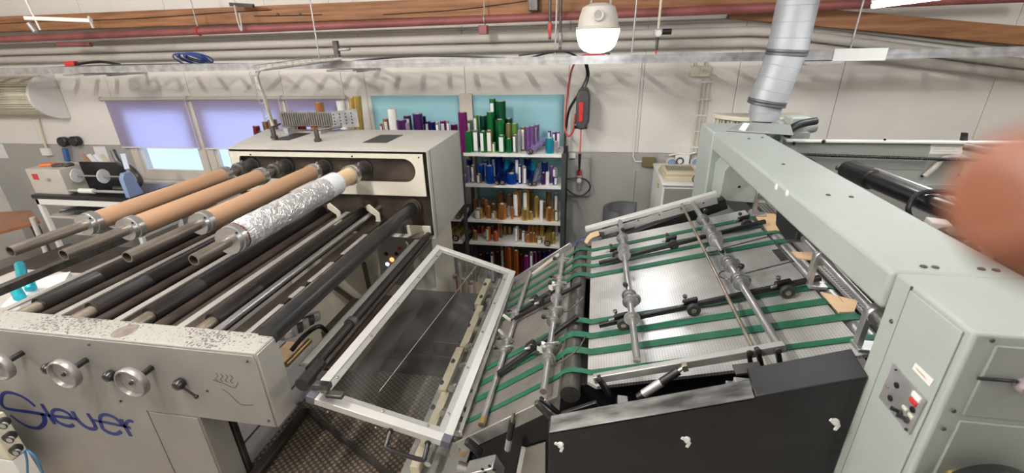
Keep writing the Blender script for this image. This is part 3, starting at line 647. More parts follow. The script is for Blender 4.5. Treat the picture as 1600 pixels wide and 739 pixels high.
# hook brackets in front of the rear frame
for x in (-1.72, -1.44):
    bm = B(); prism(bm, [(x-.0, 2.56, 1.50), (x+.02, 2.56, 1.51), (x+.085, 2.56, 1.45), (x+.085, 2.56, 1.39), (x+.05, 2.56, 1.33), (x+.03, 2.56, 1.24), (x-.02, 2.56, 1.24), (x-.02, 2.56, 1.34), (x+.02, 2.56, 1.37), (x+.055, 2.56, 1.40), (x+.055, 2.56, 1.43), (x+.0, 2.56, 1.47)], (0, .012, 0)); obj('hook_bracket', bm, M['cream'], um, .002)
# lower rear body of the unit
lb = obj('lower_body', box(B(), -2.45, -1.16, 2.95, 3.42, 0, 1.22), M['cream'], um, .006)
a = W(560, 440, 'Y', 2.94); b = W(640, 440, 'Y', 2.94)
obj('control_panel', box(B(), -1.62, -1.165, 2.935, 2.95, .70, 1.18), M['mgreyface'], lb, .002)
for (x, y, r, mt) in ((612, 406, .014, mat('orange pilot light', (.9, .25, .08), .3, emit=3, ecol=(1, .3, .1))), (605, 413, .012, mat('white pilot light', (.8, .9, 1), .3, emit=2, ecol=(.7, .85, 1))), (603, 397, .012, M['black']), (619, 397, .012, M['black']), (624, 389, .012, M['red']), (604, 424, .012, M['black'])):
    p = W(x, y, 'Y', 2.93); obj('push_button', lathe(B(), p+Vector((0, .01, 0)), (0, -1, 0), [(0, r*1.3), (.008, r*1.3), (.008, r), (.016, r*.9), (.018, 0)], 14), mt, lb)
for (p, q) in (((568, 410), (578, 455)), ((520, 447), (560, 476))):
    a, b = W(*p, 'Y', 2.92), W(*q, 'Y', 2.92); obj('dark_brace', beam(B(), a, b, .02, .03), M['recess'], lb)
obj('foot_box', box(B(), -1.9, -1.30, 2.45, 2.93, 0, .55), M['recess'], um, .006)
obj('cross_bar', cyl(B(), (-1.62, 2.9, 1.24), (-1.05, 2.9, 1.24), .012, 10), M['dsteel'], um); obj('cross_bar', box(B(), -1.6, -1.05, 2.86, 2.9, 1.262, 1.285), M['recess'], um)
# bits around the hinge
bm = B()
for (a, b) in (((638, 372), (662, 362)), ((634, 378), (640, 386)), ((636, 385), (660, 384))):
    cyl(bm, W(*a, 'Y', 2.62), W(*b, 'Y', 2.62), .008, 8)
obj('valve_cluster', bm, M['stub'], um)
x, y = yl(481, 568, 1.25)
obj('white_profile', box(B(), x-.030, x+.022, y-.0, 2.62, 1.235, 1.252), M['whiteal'], um, .003)
obj('white_profile', box(B(), x-.045, x-.03, y-.0, 2.5, 1.23, 1.243), M['alu'], um, .003)
obj('hinge_rod', cyl(B(), (x+.045, y-.05, 1.262), (x+.045, 2.68, 1.262), .022, 18), M['roller'], um)
obj('hinge_rod', cyl(B(), (x+.075, y-.02, 1.25), (x+.075, 2.62, 1.25), .010, 12), M['rusty'], um)
obj('rod_collar', lathe(B(), (x+.045, 1.60, 1.262), (0, 1, 0), [(0, .03), (.03, .03)], 18), M['dsteel'], um)
hx, hz = W(482, 590, 'Y', 1.14).x, W(482, 590, 'Y', 1.14).z
hc = obj('hinge_clamp', lathe(B(), (hx, 1.10, hz), (0, 1, 0), [(0, .014), (.0, .027), (.05, .027), (.055, .022), (.12, .022)], 24), M['black'], um)
x = hx-.03
bm = B(); box(bm, x-.02, x+.06, 1.19, 1.22, 1.25, 1.275); box(bm, x+.06, x+.13, 1.16, 1.19, 1.245, 1.262); obj('clamp_ear', bm, M['dsteel'], hc, .004)
obj('brass_rod', cyl(B(), W(447, 570, 'Z', 1.1), W(484, 532, 'Z', 1.1), .014, 14), M['brass'], um)
for i in range(5):
    p = W(452+i*9, 520-i*6, 'Z', 1.0); obj('under_fitting', obox(B(), p, (1, .4, .2), (-.4, 1, 0), (0, 0, 1), .09, .05, .05), M['dsteel' if i % 2 else 'mgrey'], um, .008)
obj('under_tray', box(B(), -1.38, -1.05, 1.7, 2.45, .88, .90), M['recess'], um)
obj('black_hose', tube(B(), [W(455, 548, 'Z', 1.05), W(475, 525, 'Z', 1.1), W(498, 510, 'Z', 1.15), W(512, 520, 'Z', 1.0), W(525, 530, 'Z', .95)], .012, 8), M['black'], um)
# ---- unwind shafts with cores
words = ['leftmost', 'second from the left', 'third from the left', 'rightmost']
CORE = [(1.63, 2.43, .045, .053), (1.60, 2.42, .046, .054), (1.70, 2.55, .046, .053), (1.54, 2.50, .057, .062)]
for i, x in enumerate(TX):
    t = thing('unwind_shaft', 'steel tube shaft with clamping collars, %s of four' % words[i], 'shaft', (x, 1.284, TZ), 'unwind shafts')
    ca, cb, rc, rk = CORE[i]; ye = (1.284, 1.284, 1.30, 1.31)[i]
    bm = B(); pipe(bm, (x, ye, TZ), (x, HY-.06, TZ), .0235, .0185, 28); obj('shaft_tube', bm, M['tubes'], t)
    obj('tube_bore', cyl(B(), (x, ye+.05, TZ), (x, ye+.06, TZ), .0186, 20), M['rusty'], t)
    for (yy, s) in ((ca, -1), (cb, 1)):
        cl = obj('clamp_collar', lathe(B(), (x, yy-.0*s, TZ), (0, s, 0), [(0, rc-.004), (.0, rk), (.028, rk), (.030, rk-.005), (.034, rk-.006), (.036, rk-.002), (.055, rk-.003), (.056, .024)], 30), M['chrome'], t)
        for an in (40, 160, 280):
            a = math.radians(an); p = Vector((x+math.cos(a)*(rk-.004), yy+s*.045, TZ+math.sin(a)*(rk-.004))); d = Vector((math.cos(a), 0, math.sin(a)))
            obj('grub_screw', cyl(B(), p, p+d*.003, .005, 8), M['black'], cl)
    if i < 3:
        o = obj('cardboard_core', pipe(B(), (x, ca, TZ), (x, cb, TZ), rc, rc-.006, 32), M['kraft']); tag(o, 'brown cardboard core tube clamped on the %s unwind shaft' % words[i], 'cardboard core', 'cardboard cores on the unwind shafts')
    else:
        t2 = thing('silver_foil_roll', 'partly used roll of crinkled silver foil on the rightmost unwind shaft', 'foil roll', (x, 1.6, TZ))
        obj('inner_core', pipe(B(), (x, ca, TZ), (x, cb, TZ), .050, .044, 32), M['kraftlight'], t2)
        prof = [(0, .051), (0, .062), (.012, .063), (.014, .058), (.03, .058), (.032, .065), (.05, .066), (.052, .061), (.075, .061), (.077, .066)]
        n = 24
        for q in range(n): prof.append((.08+.60*q/n, .0655+.001*math.sin(q*1.7)))
        prof += [(.69, .066), (.695, .051)]
        obj('foil_winding', lathe(B(), (x, ca+.01, TZ), (0, 1, 0), prof, 36), M['crinkle'], t2)
        obj('film_wrap', pipe(B(), (x, ca+.68, TZ), (x, ca+.80, TZ), .0675, .052, 32), M['plastic_clear'], t2, label='clear bluish plastic wrap')
        obj('core_edge', pipe(B(), (x, ca-.004, TZ), (x, ca+.004, TZ), .062, .058, 32), mat('dark red edge', (.12, .02, .03), .4), t2)
# gauge box in the lower left corner
t = thing('gauge_box', 'cream box with black valves and blue air hoses at the lower left corner', 'valve box', (-2.4, 1.0, .9))
p = W(43, 702, 'Y', 1.06)
obj('box_body', box(B(), p.x-.7, p.x, 1.0, 1.06, p.z, p.z+.22), M['grille'], t, .004)
obj('box_underside', box(B(), p.x-.7, p.x-.004, 1.0, 1.06, p.z-.20, p.z-.005), M['white'], t, .003)
for (x, y) in ((12, 686), (22, 706), (2, 664)):
    q = W(x, y, 'Y', .97)
    kn = obj('valve_knob', lathe(B(), q+Vector((-.012, .03, 0)), (.3, -1, .0), [(0, .012), (.01, .021), (.03, .021), (.036, .012)], 18), M['blackplastic'], t)
    obj('white_disc', lathe(B(), q+Vector((.012, .005, 0)), (.3, -1, 0), [(0, .013), (.01, .013), (.011, .0)], 16), M['alu'], kn); obj('disc_ring', ring(B(), q+Vector((.0145, -.004, 0)), (.3, -1, 0), .0135, .0025, 20, 6), M['blackplastic'], kn)
for (pts) in ([(38, 703), (42, 718), (43, 739), (44, 760)], [(43, 703), (56, 715), (65, 735), (70, 760)]):
    obj('air_hose', tube(B(), [W(a, b, 'Y', .97) for a, b in pts], .004, 8), mat('blue hose', (.05, .22, .42), .4), t)

# ================================================================ SAFETY COVER
NL, NR, FR, FL = W(478, 619, 'Y', 1.16), W(703, 693, 'Y', 1.16), W(806, 424, 'Y', 2.55), W(683, 382, 'Y', 2.55)
nrm = (NR-NL).cross(FL-NL).normalized()
t = thing('safety_cover', 'sloping clear acrylic safety cover in a white aluminium frame with a black handle', 'machine cover', NL)
def inset(d):
    c = (NL+NR+FR+FL)/4; ex = (NR-NL).normalized(); ey = (FL-NL).normalized()
    return [NL+ex*d+ey*d, NR-ex*d+ey*d, FR-ex*d-ey*d, FL+ex*d-ey*d]
o1, i1, i2 = inset(0), inset(.036), inset(.062)
for k, nm in enumerate(('front', 'right', 'rear', 'left')):
    a, b, c, d = o1[k], o1[(k+1) % 4], i1[(k+1) % 4], i1[k]
    obj('frame_profile', prism(B(), [a, b, c, d], -nrm*.03), M['whiteal'], t, .002)
    a, b, c, d = i1[k], i1[(k+1) % 4], i2[(k+1) % 4], i2[k]
    off = -nrm*.006
    st2 = obj('clamping_strip', prism(B(), [a+off, b+off, c+off, d+off], -nrm*.006), M['alu'], t, .001)
    n = 3 if k % 2 == 0 else 5
    for j in range(n):
        p = (a+d)/2; q = (b+c)/2; s = p.lerp(q, (j+.3)/(n-.4))+off
        obj('screw', lathe(B(), s, nrm, [(0, .0065), (.003, .0065), (.0045, .003)], 10), M['stub'], st2)
obj('clear_pane', prism(B(), [p-nrm*.014 for p in inset(.045)], -nrm*.004), M['acrylic'], t)
c0, c1_ = inset(.06)[0].lerp(inset(.06)[1], .36), inset(.06)[3].lerp(inset(.06)[2], .56)
obj('pane_crease', beam(B(), c0.lerp(c1_, .06)-nrm*.012, c1_-nrm*.012, .0016, .001, nrm), M['greypipe'], t)
for k in (0, 1):
    c = inset(.017)[k]; ex = (NR-NL).normalized(); ey = (FL-NL).normalized()
    obj('corner_cap', obox(B(), c-nrm*.014, ex, ey, nrm, .036, .036, .033), mat('corner cap', (.10, .10, .13), .4), t, .002)
dn = Vector((0, 0, -1))
obj('front_skirt', prism(B(), [NL-nrm*.03+Vector((0, .004, 0)), NR-nrm*.03+Vector((0, .004, 0)), NR-nrm*.03+dn*.05+Vector((0, .004, 0)), NL-nrm*.03+dn*.02+Vector((0, .004, 0))], (0, .005, 0)), M['acrylic'], t)
for s_ in (.16, .5, .8):
    p = NL.lerp(NR, s_)-nrm*.045; obj('screw', lathe(B(), p, (0, -1, 0), [(0, .005), (.004, .003)], 8), M['stub'], t)
h0, h1 = NL.lerp(NR, .60)-nrm*.032, NL.lerp(NR, .86)-nrm*.032
ho = Vector((0, -.055, -.03))
obj('handle', tube(B(), [h0, h0+ho*.7, h0.lerp(h1, .08)+ho, h0.lerp(h1, .92)+ho, h1+ho*.7, h1], .0085, 10), M['blackplastic'], t)
for p in (h0, h1): obj('handle_foot', lathe(B(), p, (0, -1, 0), [(-.005, .012), (.008, .012)], 12), M['blackplastic'], t)
# ================================================================ PLATFORM AND PARTS UNDER THE COVER
t = thing('tread_plate_platform', 'brown waffle patterned steel tread plate below the safety cover', 'platform', (-1.2, 1.2, 0))
obj('tread_plate', box(B(), -1.57, -.72, .35, 2.05, .585, .60), M['waffle'], t)
obj('plate_support', box(B(), -1.55, -.74, .4, 2.04, 0, .585), M['recess'], t)
a, b = W(467, 632, 'Z', .62), W(612, 745, 'Z', .62)
obj('edge_angle', beam(B(), a, b, .018, .03), M['dsteel'], t)
obj('edge_angle', beam(B(), W(478, 640, 'Z', .63), W(385, 760, 'Z', .63), .05, .04), M['rusty'], t, .008)
p_, q_ = W(560, 530, 'Z', .606), W(690, 548, 'Z', .606)
obj('cross_seam', beam(B(), p_, q_, .012, .006), M['rusty'], t)
obj('side_kerb', box(B(), -.78, -.73, .9, 2.04, .60, .64), M['rusty'], t, .004)
t = thing('dark_delivery_cabinet', 'low dark steel cabinet with a flat glossy top seen through the cover', 'cabinet', (-1.0, 2.3, 0))
obj('body', box(B(), -1.28, -.54, 2.07, 2.60, 0, .84), M['recess'], t, .004)
obj('top_plate', box(B(), -1.30, -.53, 2.05, 2.62, .84, .86), mat('dark blue steel', (.035, .033, .038), .45, 0, var=.2, vscale=3), t, .003)
obj('front_lip', box(B(), -1.29, -.54, 2.045, 2.06, .70, .76), M['rusty'], t, .003)
tag(obj('wooden_block', box(B(), -1.29, -1.22, 2.01, 2.045, .80, .84), M['woodtop'], None, .004), 'small pale wooden block in front of the dark cabinet under the cover', 'wooden block')
# floor planks seen left of the tread plate
t = thing('light_floor_planks', 'pale timber planks on the floor under the open arm of the left machine', 'planks', (-2, 1.6, 0))
for i in range(6): obj('plank', box(B(), -2.9+i*.19, -2.725+i*.19, .6, 2.6, .29, .31), M['strip' if i % 3 else 'woodtop'], t, .002)
for i in range(3): obj('bearer', box(B(), -2.9, -1.98, .7+i*.8, .78+i*.8, 0, .29), M['woodtop'], t)
tag(obj('slotted_rail', box(B(), -1.53, -1.508, 1.25, 1.275, 0, 1.085), M['rusty'], None, .003), 'brown slotted rail just right of the panel leg', 'rail')
# cream gripper rail with clamps seen through the right side of the cover
t = thing('gripper_rail', 'cream notched gripper rail with steel clamps under the right side of the cover', 'gripper rail', (-.4, 1.6, .9))
def gx(px_, py_, z): p = W(px_, py_, 'Z', z); return p
ga, gb = gx(648, 735, .86), gx(768, 445, .86); gxm = (ga.x+gb.x)/2
for k, (u0, u1, dx, dz) in enumerate(((0, .28, 0, 0), (.28, .5, -.018, .012), (.5, .78, .0, .02), (.78, 1, -.02, .03))):
    a, b = ga.lerp(gb, u0), ga.lerp(gb, u1); obj('rail_segment', obox(B(), (a+b)/2+Vector((dx, 0, dz)), (b-a), (1, 0, 0), (0, 0, 1), (b-a).length, .042, .04), M['beige'], t, .003)
for k in range(9):
    c = ga.lerp(gb, .06+k*.105)+Vector((.042+.01*(k % 2), 0, .05))
    cl = obj('rail_clamp', lathe(B(), c, (.15, 1, 0), [(0, .018), (.002, .027), (.016, .027), (.018, .018), (.03, .018)], 16), M['steel'], t)
    obj('clamp_knob', lathe(B(), c+Vector((-.045, 0, .035)), (-.6, 0, .6), [(0, .008), (.004, .012), (.016, .012), (.018, 0)], 12), M['blackplastic'], cl)
    obj('clamp_arm', beam(B(), c, c+Vector((.02, .07, -.04)), .012, .02), M['steel'], cl)
obj('rail_shaft', cyl(B(), ga+Vector((.06, 0, .045)), gb+Vector((.06, 0, .045)), .014, 14), M['steel'], t)
obj('base_board', obox(B(), (ga+gb)/2+Vector((.06, -.1, -.05)), (gb-ga), (1, 0, 0), (0, 0, 1), (gb-ga).length+.3, .26, .02), M['strip'], t)
obj('base_block', box(B(), -.70, -.35, 1.0, 2.03, 0, .79), M['black'], t)
t = thing('linkage_cluster', 'dark oily levers and small rods between the cover and the sloping board', 'linkage', (-.4, 1.6, 1.0))
r2 = random.Random(3)
for k in range(14):
    u = k/13; c = W(815-u*105+r2.uniform(-8, 8), 470+u*195, 'Y', 2.15-u*.95)+Vector((.0, 0, -.07))
    d = Vector((r2.uniform(.5, 1), r2.uniform(-.5, .5), r2.uniform(-.2, .5))).normalized()*.05
    obj('lever', beam(B(), c-d, c+d, .014, .02), M['dsteel' if k % 3 else 'steel'], t, .003)
    if k % 2: obj('pivot', lathe(B(), c+Vector((0, -.01, .01)), (.4, -1, .3), [(0, .014), (.016, .014), (.02, .006)], 12), M['rusty' if k % 4 == 1 else 'dsteel'], t)
for (a, b) in (((786, 492), (797, 500)), ((779, 515), (790, 526)), ((742, 608), (756, 620)), ((760, 566), (770, 575))):
    obj('white_pin', beam(B(), W(*a, 'Y', 1.8), W(*b, 'Y', 1.8), .012, .012), M['cream'], t, .002)

# ================================================================ SLOPING DELIVERY TABLE
sR = .285; sL = .76
def zR(x): return 1.402+sR*(x-.025)
def zL(x): return 1.13+sL*(x+.4)
def PR(px_, py_, h=0): return Wp(px_, py_, (.025, 0, 1.402+h), (-sR, 0, 1))
def PL(px_, py_, h=0): return Wp(px_, py_, (-.4, 0, 1.13+h), (-sL, 0, 1))
YN, YFa = 1.185, 2.38
dt = thing('sheet_delivery_table', 'sloping perforated steel sheet delivery table with green belts and clamp rods', 'delivery table', (.3, 1.7, 0))
obj('upper_board', prism(B(), [(.02, YN+.03, zR(.02)), (.05, YN, zR(.05)), (.80, YN, zR(.80)), (.80, YFa, zR(.80)), (.02, YFa, zR(.02))], (0, 0, -.012)), M['board'], dt)
obj('lower_board', prism(B(), [(-.425, YN-.03, zL(-.425)), (-.075, YN-.03, zL(-.075)), (-.075, YFa-.02, zL(-.075)), (-.425, YFa-.02, zL(-.425))], (0, 0, -.014)), M['board2'], dt)
obj('edge_flange', beam(B(), (-.43, YN-.035, zL(-.43)-.012), (-.10, YN-.035, zL(-.10)-.012), .008, .05), M['steel'], dt, .002)
obj('edge_flange', beam(B(), (-.43, YFa-.01, zL(-.43)+.012), (-.09, YFa-.01, zL(-.09)+.012), .012, .04), M['steel'], dt, .002)
obj('cream_guide', beam(B(), W(832, 428, 'Y', 2.33), W(873, 397, 'Y', 2.33), .012, .012), M['cream'], dt)
obj('side_bar', beam(B(), (-.435, 2.36, zL(-.43)+.02), (-.435, YN, zL(-.43)+.01), .014, .03), M['steel'], dt, .002)
obj('nip_roller', cyl(B(), (-.035, YN-.01, 1.372), (-.035, YFa, 1.372), .034, 26), M['dsteel'], dt)
obj('tail_roller', cyl(B(), (.845, YN, zR(.845)-.035), (.845, YFa, zR(.845)-.035), .032, 26), M['steel'], dt)
obj('tail_plate', box(B(), .80, .82, YN, YFa, zR(.80)-.03, zR(.80)-.012), M['dsteel'], dt)
# belts
for k, (px_, py_, wd) in enumerate(((928, 391, .032), (928, 404, .032), (928, 416, .032), (928, 431, .038), (924, 504, .036), (924, 526, .036), (924, 551, .036), (922, 583, .024))):
    y = PR(px_, py_).y
    pts = []
    cx, cz_ = .845, zR(.845)-.035
    for i in range(6): a = math.radians(-60+i*30); pts.append((cx+.034*math.cos(a), y, cz_+.034*math.sin(a)))
    pts += [(.80, y, zR(.80)+.003), (.4, y, zR(.4)+.0035), (.03, y, zR(.03)+.003), (.0, y, 1.411), (-.035, y, 1.411), (-.062, y, 1.399), (-.085, y, zL(-.085)+.004), (-.25, y, zL(-.25)+.003), (-.425, y, zL(-.425)+.003)]
    bm = B(); L_ = []
    for p in pts: L_.append((bm.verts.new((p[0], p[1]-wd/2, p[2])), bm.verts.new((p[0], p[1]+wd/2, p[2])), bm.verts.new((p[0], p[1]+wd/2, p[2]+.0015)), bm.verts.new((p[0], p[1]-wd/2, p[2]+.0015))))
    for A, Bq in zip(L_, L_[1:]):
        for j in range(4): bm.faces.new((A[j], A[(j+1) % 4], Bq[(j+1) % 4], Bq[j]))
    obj('green_belt', bm, M['belt'], dt)
# rods across the boards
def rod(p, q, r, m_, nm='cross_rod'): return obj(nm, cyl(B(), p, q, r, 18), m_, dt)
ra = (Vector((.17, 1.19, 1.525)), Vector((.172, 2.40, 1.525)))
rb = (Vector((.556, 1.17, 1.632)), Vector((.552, 2.44, 1.632)))
rc = (Vector((.490, 1.18, 1.615)), Vector((.494, 2.44, 1.625)))
rl1 = (W(849, 612, 'Y', 1.16), W(880, 398, 'Y', 2.30)); rl0 = (W(752, 664, 'Y', 1.17), W(828, 426, 'Y', 2.34))
rod(*ra, .0125, M['steel']); rod(*rb, .0125, M['steel']); rod(*rc, .0065, M['stub'], 'thin_cross_rod'); rod(*rl1, .0125, M['steel']); rod(*rl0, .0115, M['steel'])
obj('copper_ferrule', cyl(B(), rl0[0], rl0[0].lerp(rl0[1], .025), .0125, 16), M['brass'], dt)
# front rail, pivots and spring
fr0, fr1 = W(928, 592, 'Y', 1.165), W(1226, 541, 'Y', 1.165)
obj('front_rail', beam(B(), fr0, fr1, .022, .026), M['alu'], dt, .002)
for (a, b, w_) in (((935, 590), (953, 617), .030), ((1183, 545), (1191, 578), .022), ((1214, 545), (1219, 570), .022), ((1170, 548), (1173, 570), .008)):
    p, q = W(*a, 'Y', 1.15), W(*b, 'Y', 1.155); ar = obj('pivot_arm', beam(B(), p, q, .014, w_, (0, 1, 0)), M['black'], dt, .004)
    obj('pivot_bolt', lathe(B(), p+Vector((0, -.008, 0)), (0, -1, 0), [(0, .009), (.005, .009), (.006, .005)], 12), M['dsteel'], ar)
s0, s1 = W(1002, 618, 'Y', 1.10), W(1070, 573, 'Y', 1.12)
gs = obj('gas_spring', cyl(B(), s0.lerp(s1, .45), s0.lerp(s1, .86), .0125, 18), M['black'], dt)
obj('spring_sleeve', cyl(B(), s0.lerp(s1, .05), s0.lerp(s1, .47), .0135, 18), M['alu'], gs); obj('spring_end', lathe(B(), s0, s1-s0, [(-.012, .012), (.01, .012)], 14), M['black'], gs)
obj('spring_end', cyl(B(), s0.lerp(s1, .84), s0.lerp(s1, 1.0), .006, 10), M['steel'], gs); obj('clevis', obox(B(), s1, (1, 0, .4), (0, 1, 0), (-.4, 0, 1), .016, .02, .022), M['stub'], gs, .002)
s0, s1 = W(793, 702, 'Y', 1.12), W(803, 643, 'Y', 1.12)
gs = obj('gas_spring', cyl(B(), s0.lerp(s1, .3), s0.lerp(s1, .75), .0115, 16), M['black'], dt); obj('spring_sleeve', cyl(B(), s0, s0.lerp(s1, .34), .011, 16), M['alu'], gs); obj('spring_end', cyl(B(), s0.lerp(s1, .74), s1, .006, 10), M['stub'], gs)
p, q = W(837, 628, 'Y', 1.12), W(868, 660, 'Y', 1.12); obj('pivot_arm', beam(B(), p, q, .016, .02, (0, 1, 0)), M['dsteel'], dt, .004); obj('pivot_arm', beam(B(), p+Vector((.01, .03, -.01)), q+Vector((.02, .03, 0)), .012, .018, (0, 1, 0)), M['black'], dt, .004)
# clamps with knobs on the rods
def clamp(p, axis, r=.014, side=(-1, 0, .3), knob=True, white=False, hook=0):
    p = Vector(p); a = Vector(axis).normalized()
    c = obj('rod_clamp', lathe(B(), p-a*.012, a, [(-.006, r), (-.006, r+.006), (.004, r+.006), (.004, r+.016), (.0085, r+.016), (.0085, r+.006), (.026, r+.006), (.026, r)], 20), M['white'] if white else M['steel'], dt)
    if knob:
        s = Vector(side).normalized(); obj('clamp_screw', cyl(B(), p+s*(r+.008), p+s*(r+.028), .0035, 8), M['dsteel'], c)
        obj('knob', lathe(B(), p+s*(r+.024), s, [(0, .005), (.003, .0095), (.014, .0105), (.018, .008), (.019, 0)], 14), M['blackplastic'], c)
    if hook:
        tube(bm := B(), [p+Vector((0, 0, .018)), p+Vector((.03*hook, .02, .012)), p+Vector((.038*hook, .035, -.02)), p+Vector((.02*hook, .045, -.045))], .0075, 8); obj('finger', bm, M['steel'], c)
    return c
def on_rod(rod_, py_):
    a, b = rod_; best = None
    for i in range(201):
        p = a.lerp(b, i/200); d = p-EYE; y = 369.5-f_px*d.dot(UP)/d.dot(F)
        if best is None or abs(y-py_) < best[0]: best = (abs(y-py_), p)
    return best[1]
for k, (y, wh) in enumerate(((409, 0), (437, 0), (448, 1), (466, 0), (487, 0), (502, 0), (544, 1), (560, 0))):
    p = on_rod(rl1, y); clamp(p, rl1[1]-rl1[0], .0135, (-1, -.1, .5), True, False, 1 if k % 2 == 0 else 0)
    if wh: obj('white_wheel', lathe(B(), p+Vector((-.028, -.008, .0)), (0, 1, 0), [(0, .012), (0, .021), (.018, .021), (.018, .012)], 20), M['white'], dt)
for k, y in enumerate((489, 498, 533, 548)): clamp(on_rod(rl0, y), rl0[1]-rl0[0], .013, (-1, -.1, .4), True, False, 1 if k % 2 else 0)
for y in (372, 388, 398): clamp(on_rod(ra, y), (0, 1, 0), .0135, (0, 0, 1), y == 372, False, 0)
for y in (461, 470, 496): clamp(on_rod(ra, y), (0, 1, 0), .0135, (-.4, 0, 1), y == 461, False, 1 if y == 470 else 0)
for y in (343, 358, 370, 376, 407, 415, 434, 441): clamp(on_rod(rb, y), (0, 1, 0), .0135, (-.7 if y in (407,) else .1, 0, 1), y in (343, 407, 434), False, 1 if y in (370, 415, 441) else 0)
# black guide bars with rubber press wheels
def guide_bar(a, b, wheels, heads=()):
    y = (a.y+b.y)/2
    g_ = obj('guide_bar', beam(B(), a, b, .018, .018), M['black'], dt, .002)
    obj('bar_slot', beam(B(), a.lerp(b, .05)+Vector((0, 0, .0095)), a.lerp(b, .95)+Vector((0, 0, .0095)), .004, .001), M['dsteel'], g_)
    for w_ in wheels:
        c = Vector(w_)
        wl = obj('press_wheel', lathe(B(), c, (0, -1, 0), [(0, .008), (0, .022), (.003, .0245), (.015, .0245), (.018, .022), (.018, .012), (.014, .011), (.014, 0)], 24), M['rubber'], dt)
        obj('wheel_hub', lathe(B(), c+Vector((0, -.014, 0)), (0, -1, 0), [(0, .010), (.005, .010), (.006, .004)], 14), M['stub'], wl)
        hd = obj('wheel_carrier', obox(B(), c+Vector((-.01, .02, .018)), b-a, (0, 1, 0), (0, 0, 1), .055, .02, .022), M['black'], dt, .004)
        obj('thumb_screw', lathe(B(), c+Vector((-.03, .012, .035)), (-.3, -.3, 1), [(0, .004), (.006, .008), (.014, .008), (.016, 0)], 12), M['dsteel'], hd)
        obj('wing_nut', obox(B(), c+Vector((-.045, -.002, .014)), (1, .2, .3), (0, 1, 0), (0, 0, 1), .022, .008, .008), M['steel'], hd, .002)
def wheel_at(px_, py_, h=.026): p = PR(px_, py_, h); return p
guide_bar(PR(936, 411, .03), PR(1196, 346, .03), [wheel_at(964, 397), wheel_at(1052, 381), wheel_at(1166, 349)])
guide_bar(PR(936, 508, .03), PR(1282, 434, .03), [wheel_at(974, 505), wheel_at(1083, 482), wheel_at(1229, 454)])
def lbar(a, b):
    g_ = obj('guide_bar', beam(B(), a, b, .02, .016), M['black'], dt, .002); c = a.lerp(b, .42)+Vector((0, 0, .02))
    obj('bar_clamp', obox(B(), c, b-a, (0, 1, 0), (-1, 0, 1), .04, .035, .03), M['black'], g_, .004); obj('wing_nut', obox(B(), c+Vector((-.01, -.03, .01)), (1, .2, .3), (0, 1, 0), (0, 0, 1), .024, .01, .01), M['steel'], g_, .002)
lbar(PL(800, 500, .03), PL(908, 443, .03)); lbar(PL(778, 584, .03), PL(903, 494, .03)); lbar(PL(812, 487, .02), PL(868, 452, .02))
# bent wire hold-downs
for pts in ([(1203, 369), (1130, 388), (1112, 396), (1102, 392), (1104, 385), (1118, 381)], [(1240, 408), (1165, 427), (1138, 436), (1124, 431), (1128, 424), (1142, 422)]):
    obj('bent_wire', tube(B(), [PR(x, y, .03) for x, y in pts], .0028, 7), M['dsteel'], dt)
obj('bent_wire', tube(B(), [PR(1203, 370, .028), PR(1221, 388, .028), PR(1240, 409, .028)], .0028, 7, smooth=False), M['dsteel'], dt)
for pts in ([(881, 424), (890, 428), (905, 418), (914, 408)], [(871, 481), (884, 487), (900, 476), (912, 463)], [(862, 560), (868, 568), (882, 562), (903, 545), (915, 525)]):
    obj('bent_wire', tube(B(), [PL(x, y, .025) for x, y in pts], .0025, 7), M['dsteel'], dt)
obj('smear_pad', obox(B(), PR(1219, 398, .004), (1, 0, sR), (0, 1, 0), (-sR, 0, 1), .03, .10, .004), M['dsteel'], dt, label='dark worn pad')
# far side rail
a, b = W(915, 358, 'Y', 2.46), W(1120, 302, 'Y', 2.46)
obj('far_side_rail', beam(B(), a, b, .045, .022), M['whiteal'], dt, .002)
obj('far_rail_web', beam(B(), a+Vector((.03, -.03, -.03)), b+Vector((0, -.03, -.03)), .006, .035), M['alu'], dt, .001)
obj('far_black_beam', beam(B(), W(955, 383, 'Y', 2.44)+Vector((0, .02, 0)), W(1135, 318, 'Y', 2.44)+Vector((0, .02, 0)), .05, .06), M['black'], dt, .003)
for k in range(6): obj('rivet', lathe(B(), a.lerp(b, .1+k*.16)+Vector((0, -.036, -.02)), (0, -1, 0), [(0, .005), (.003, .003)], 8), M['dsteel'], dt)
p = W(945, 380, 'Y', 2.40); obj('rail_end_block', obox(B(), p, (1, 0, .3), (0, 1, 0), (-.3, 0, 1), .07, .04, .05), M['black'], dt, .005)
obj('skid_curve', tube(B(), [W(868, 432, 'Y', 2.4), W(880, 408, 'Y', 2.42), W(905, 392, 'Y', 2.42), W(935, 384, 'Y', 2.42)], .011, 8), M['black'], dt)
t = thing('wooden_handle_tool', 'light wooden handle tool lying at the far left corner of the delivery table', 'tool', W(905, 385, 'Y', 2.38))
ribbon(bm := B(), [W(903, 391, 'Y', 2.36), W(914, 381, 'Y', 2.38), W(922, 370, 'Y', 2.40), W(936, 364, 'Y', 2.42)], .026, (0, -1, .4), .018, (.7, 1.2)); obj('handle', bm, M['kraftlight'], t, .004)
obj('steel_head', box(B(), *[v for q in zip(W(933, 370, 'Y', 2.42), W(944, 360, 'Y', 2.45)) for v in q]), M['dsteel'], t)
tube(bm := B(), [W(893, 400, 'Y', 2.5), W(897, 385, 'Y', 2.5), W(908, 376, 'Y', 2.52), W(920, 373, 'Y', 2.52)], .014, 8); tag(obj('blue_cable_loop', bm, mat('navy hose', (.03, .05, .14), .5)), 'dark blue hose loop at the far left corner of the delivery table', 'hose')
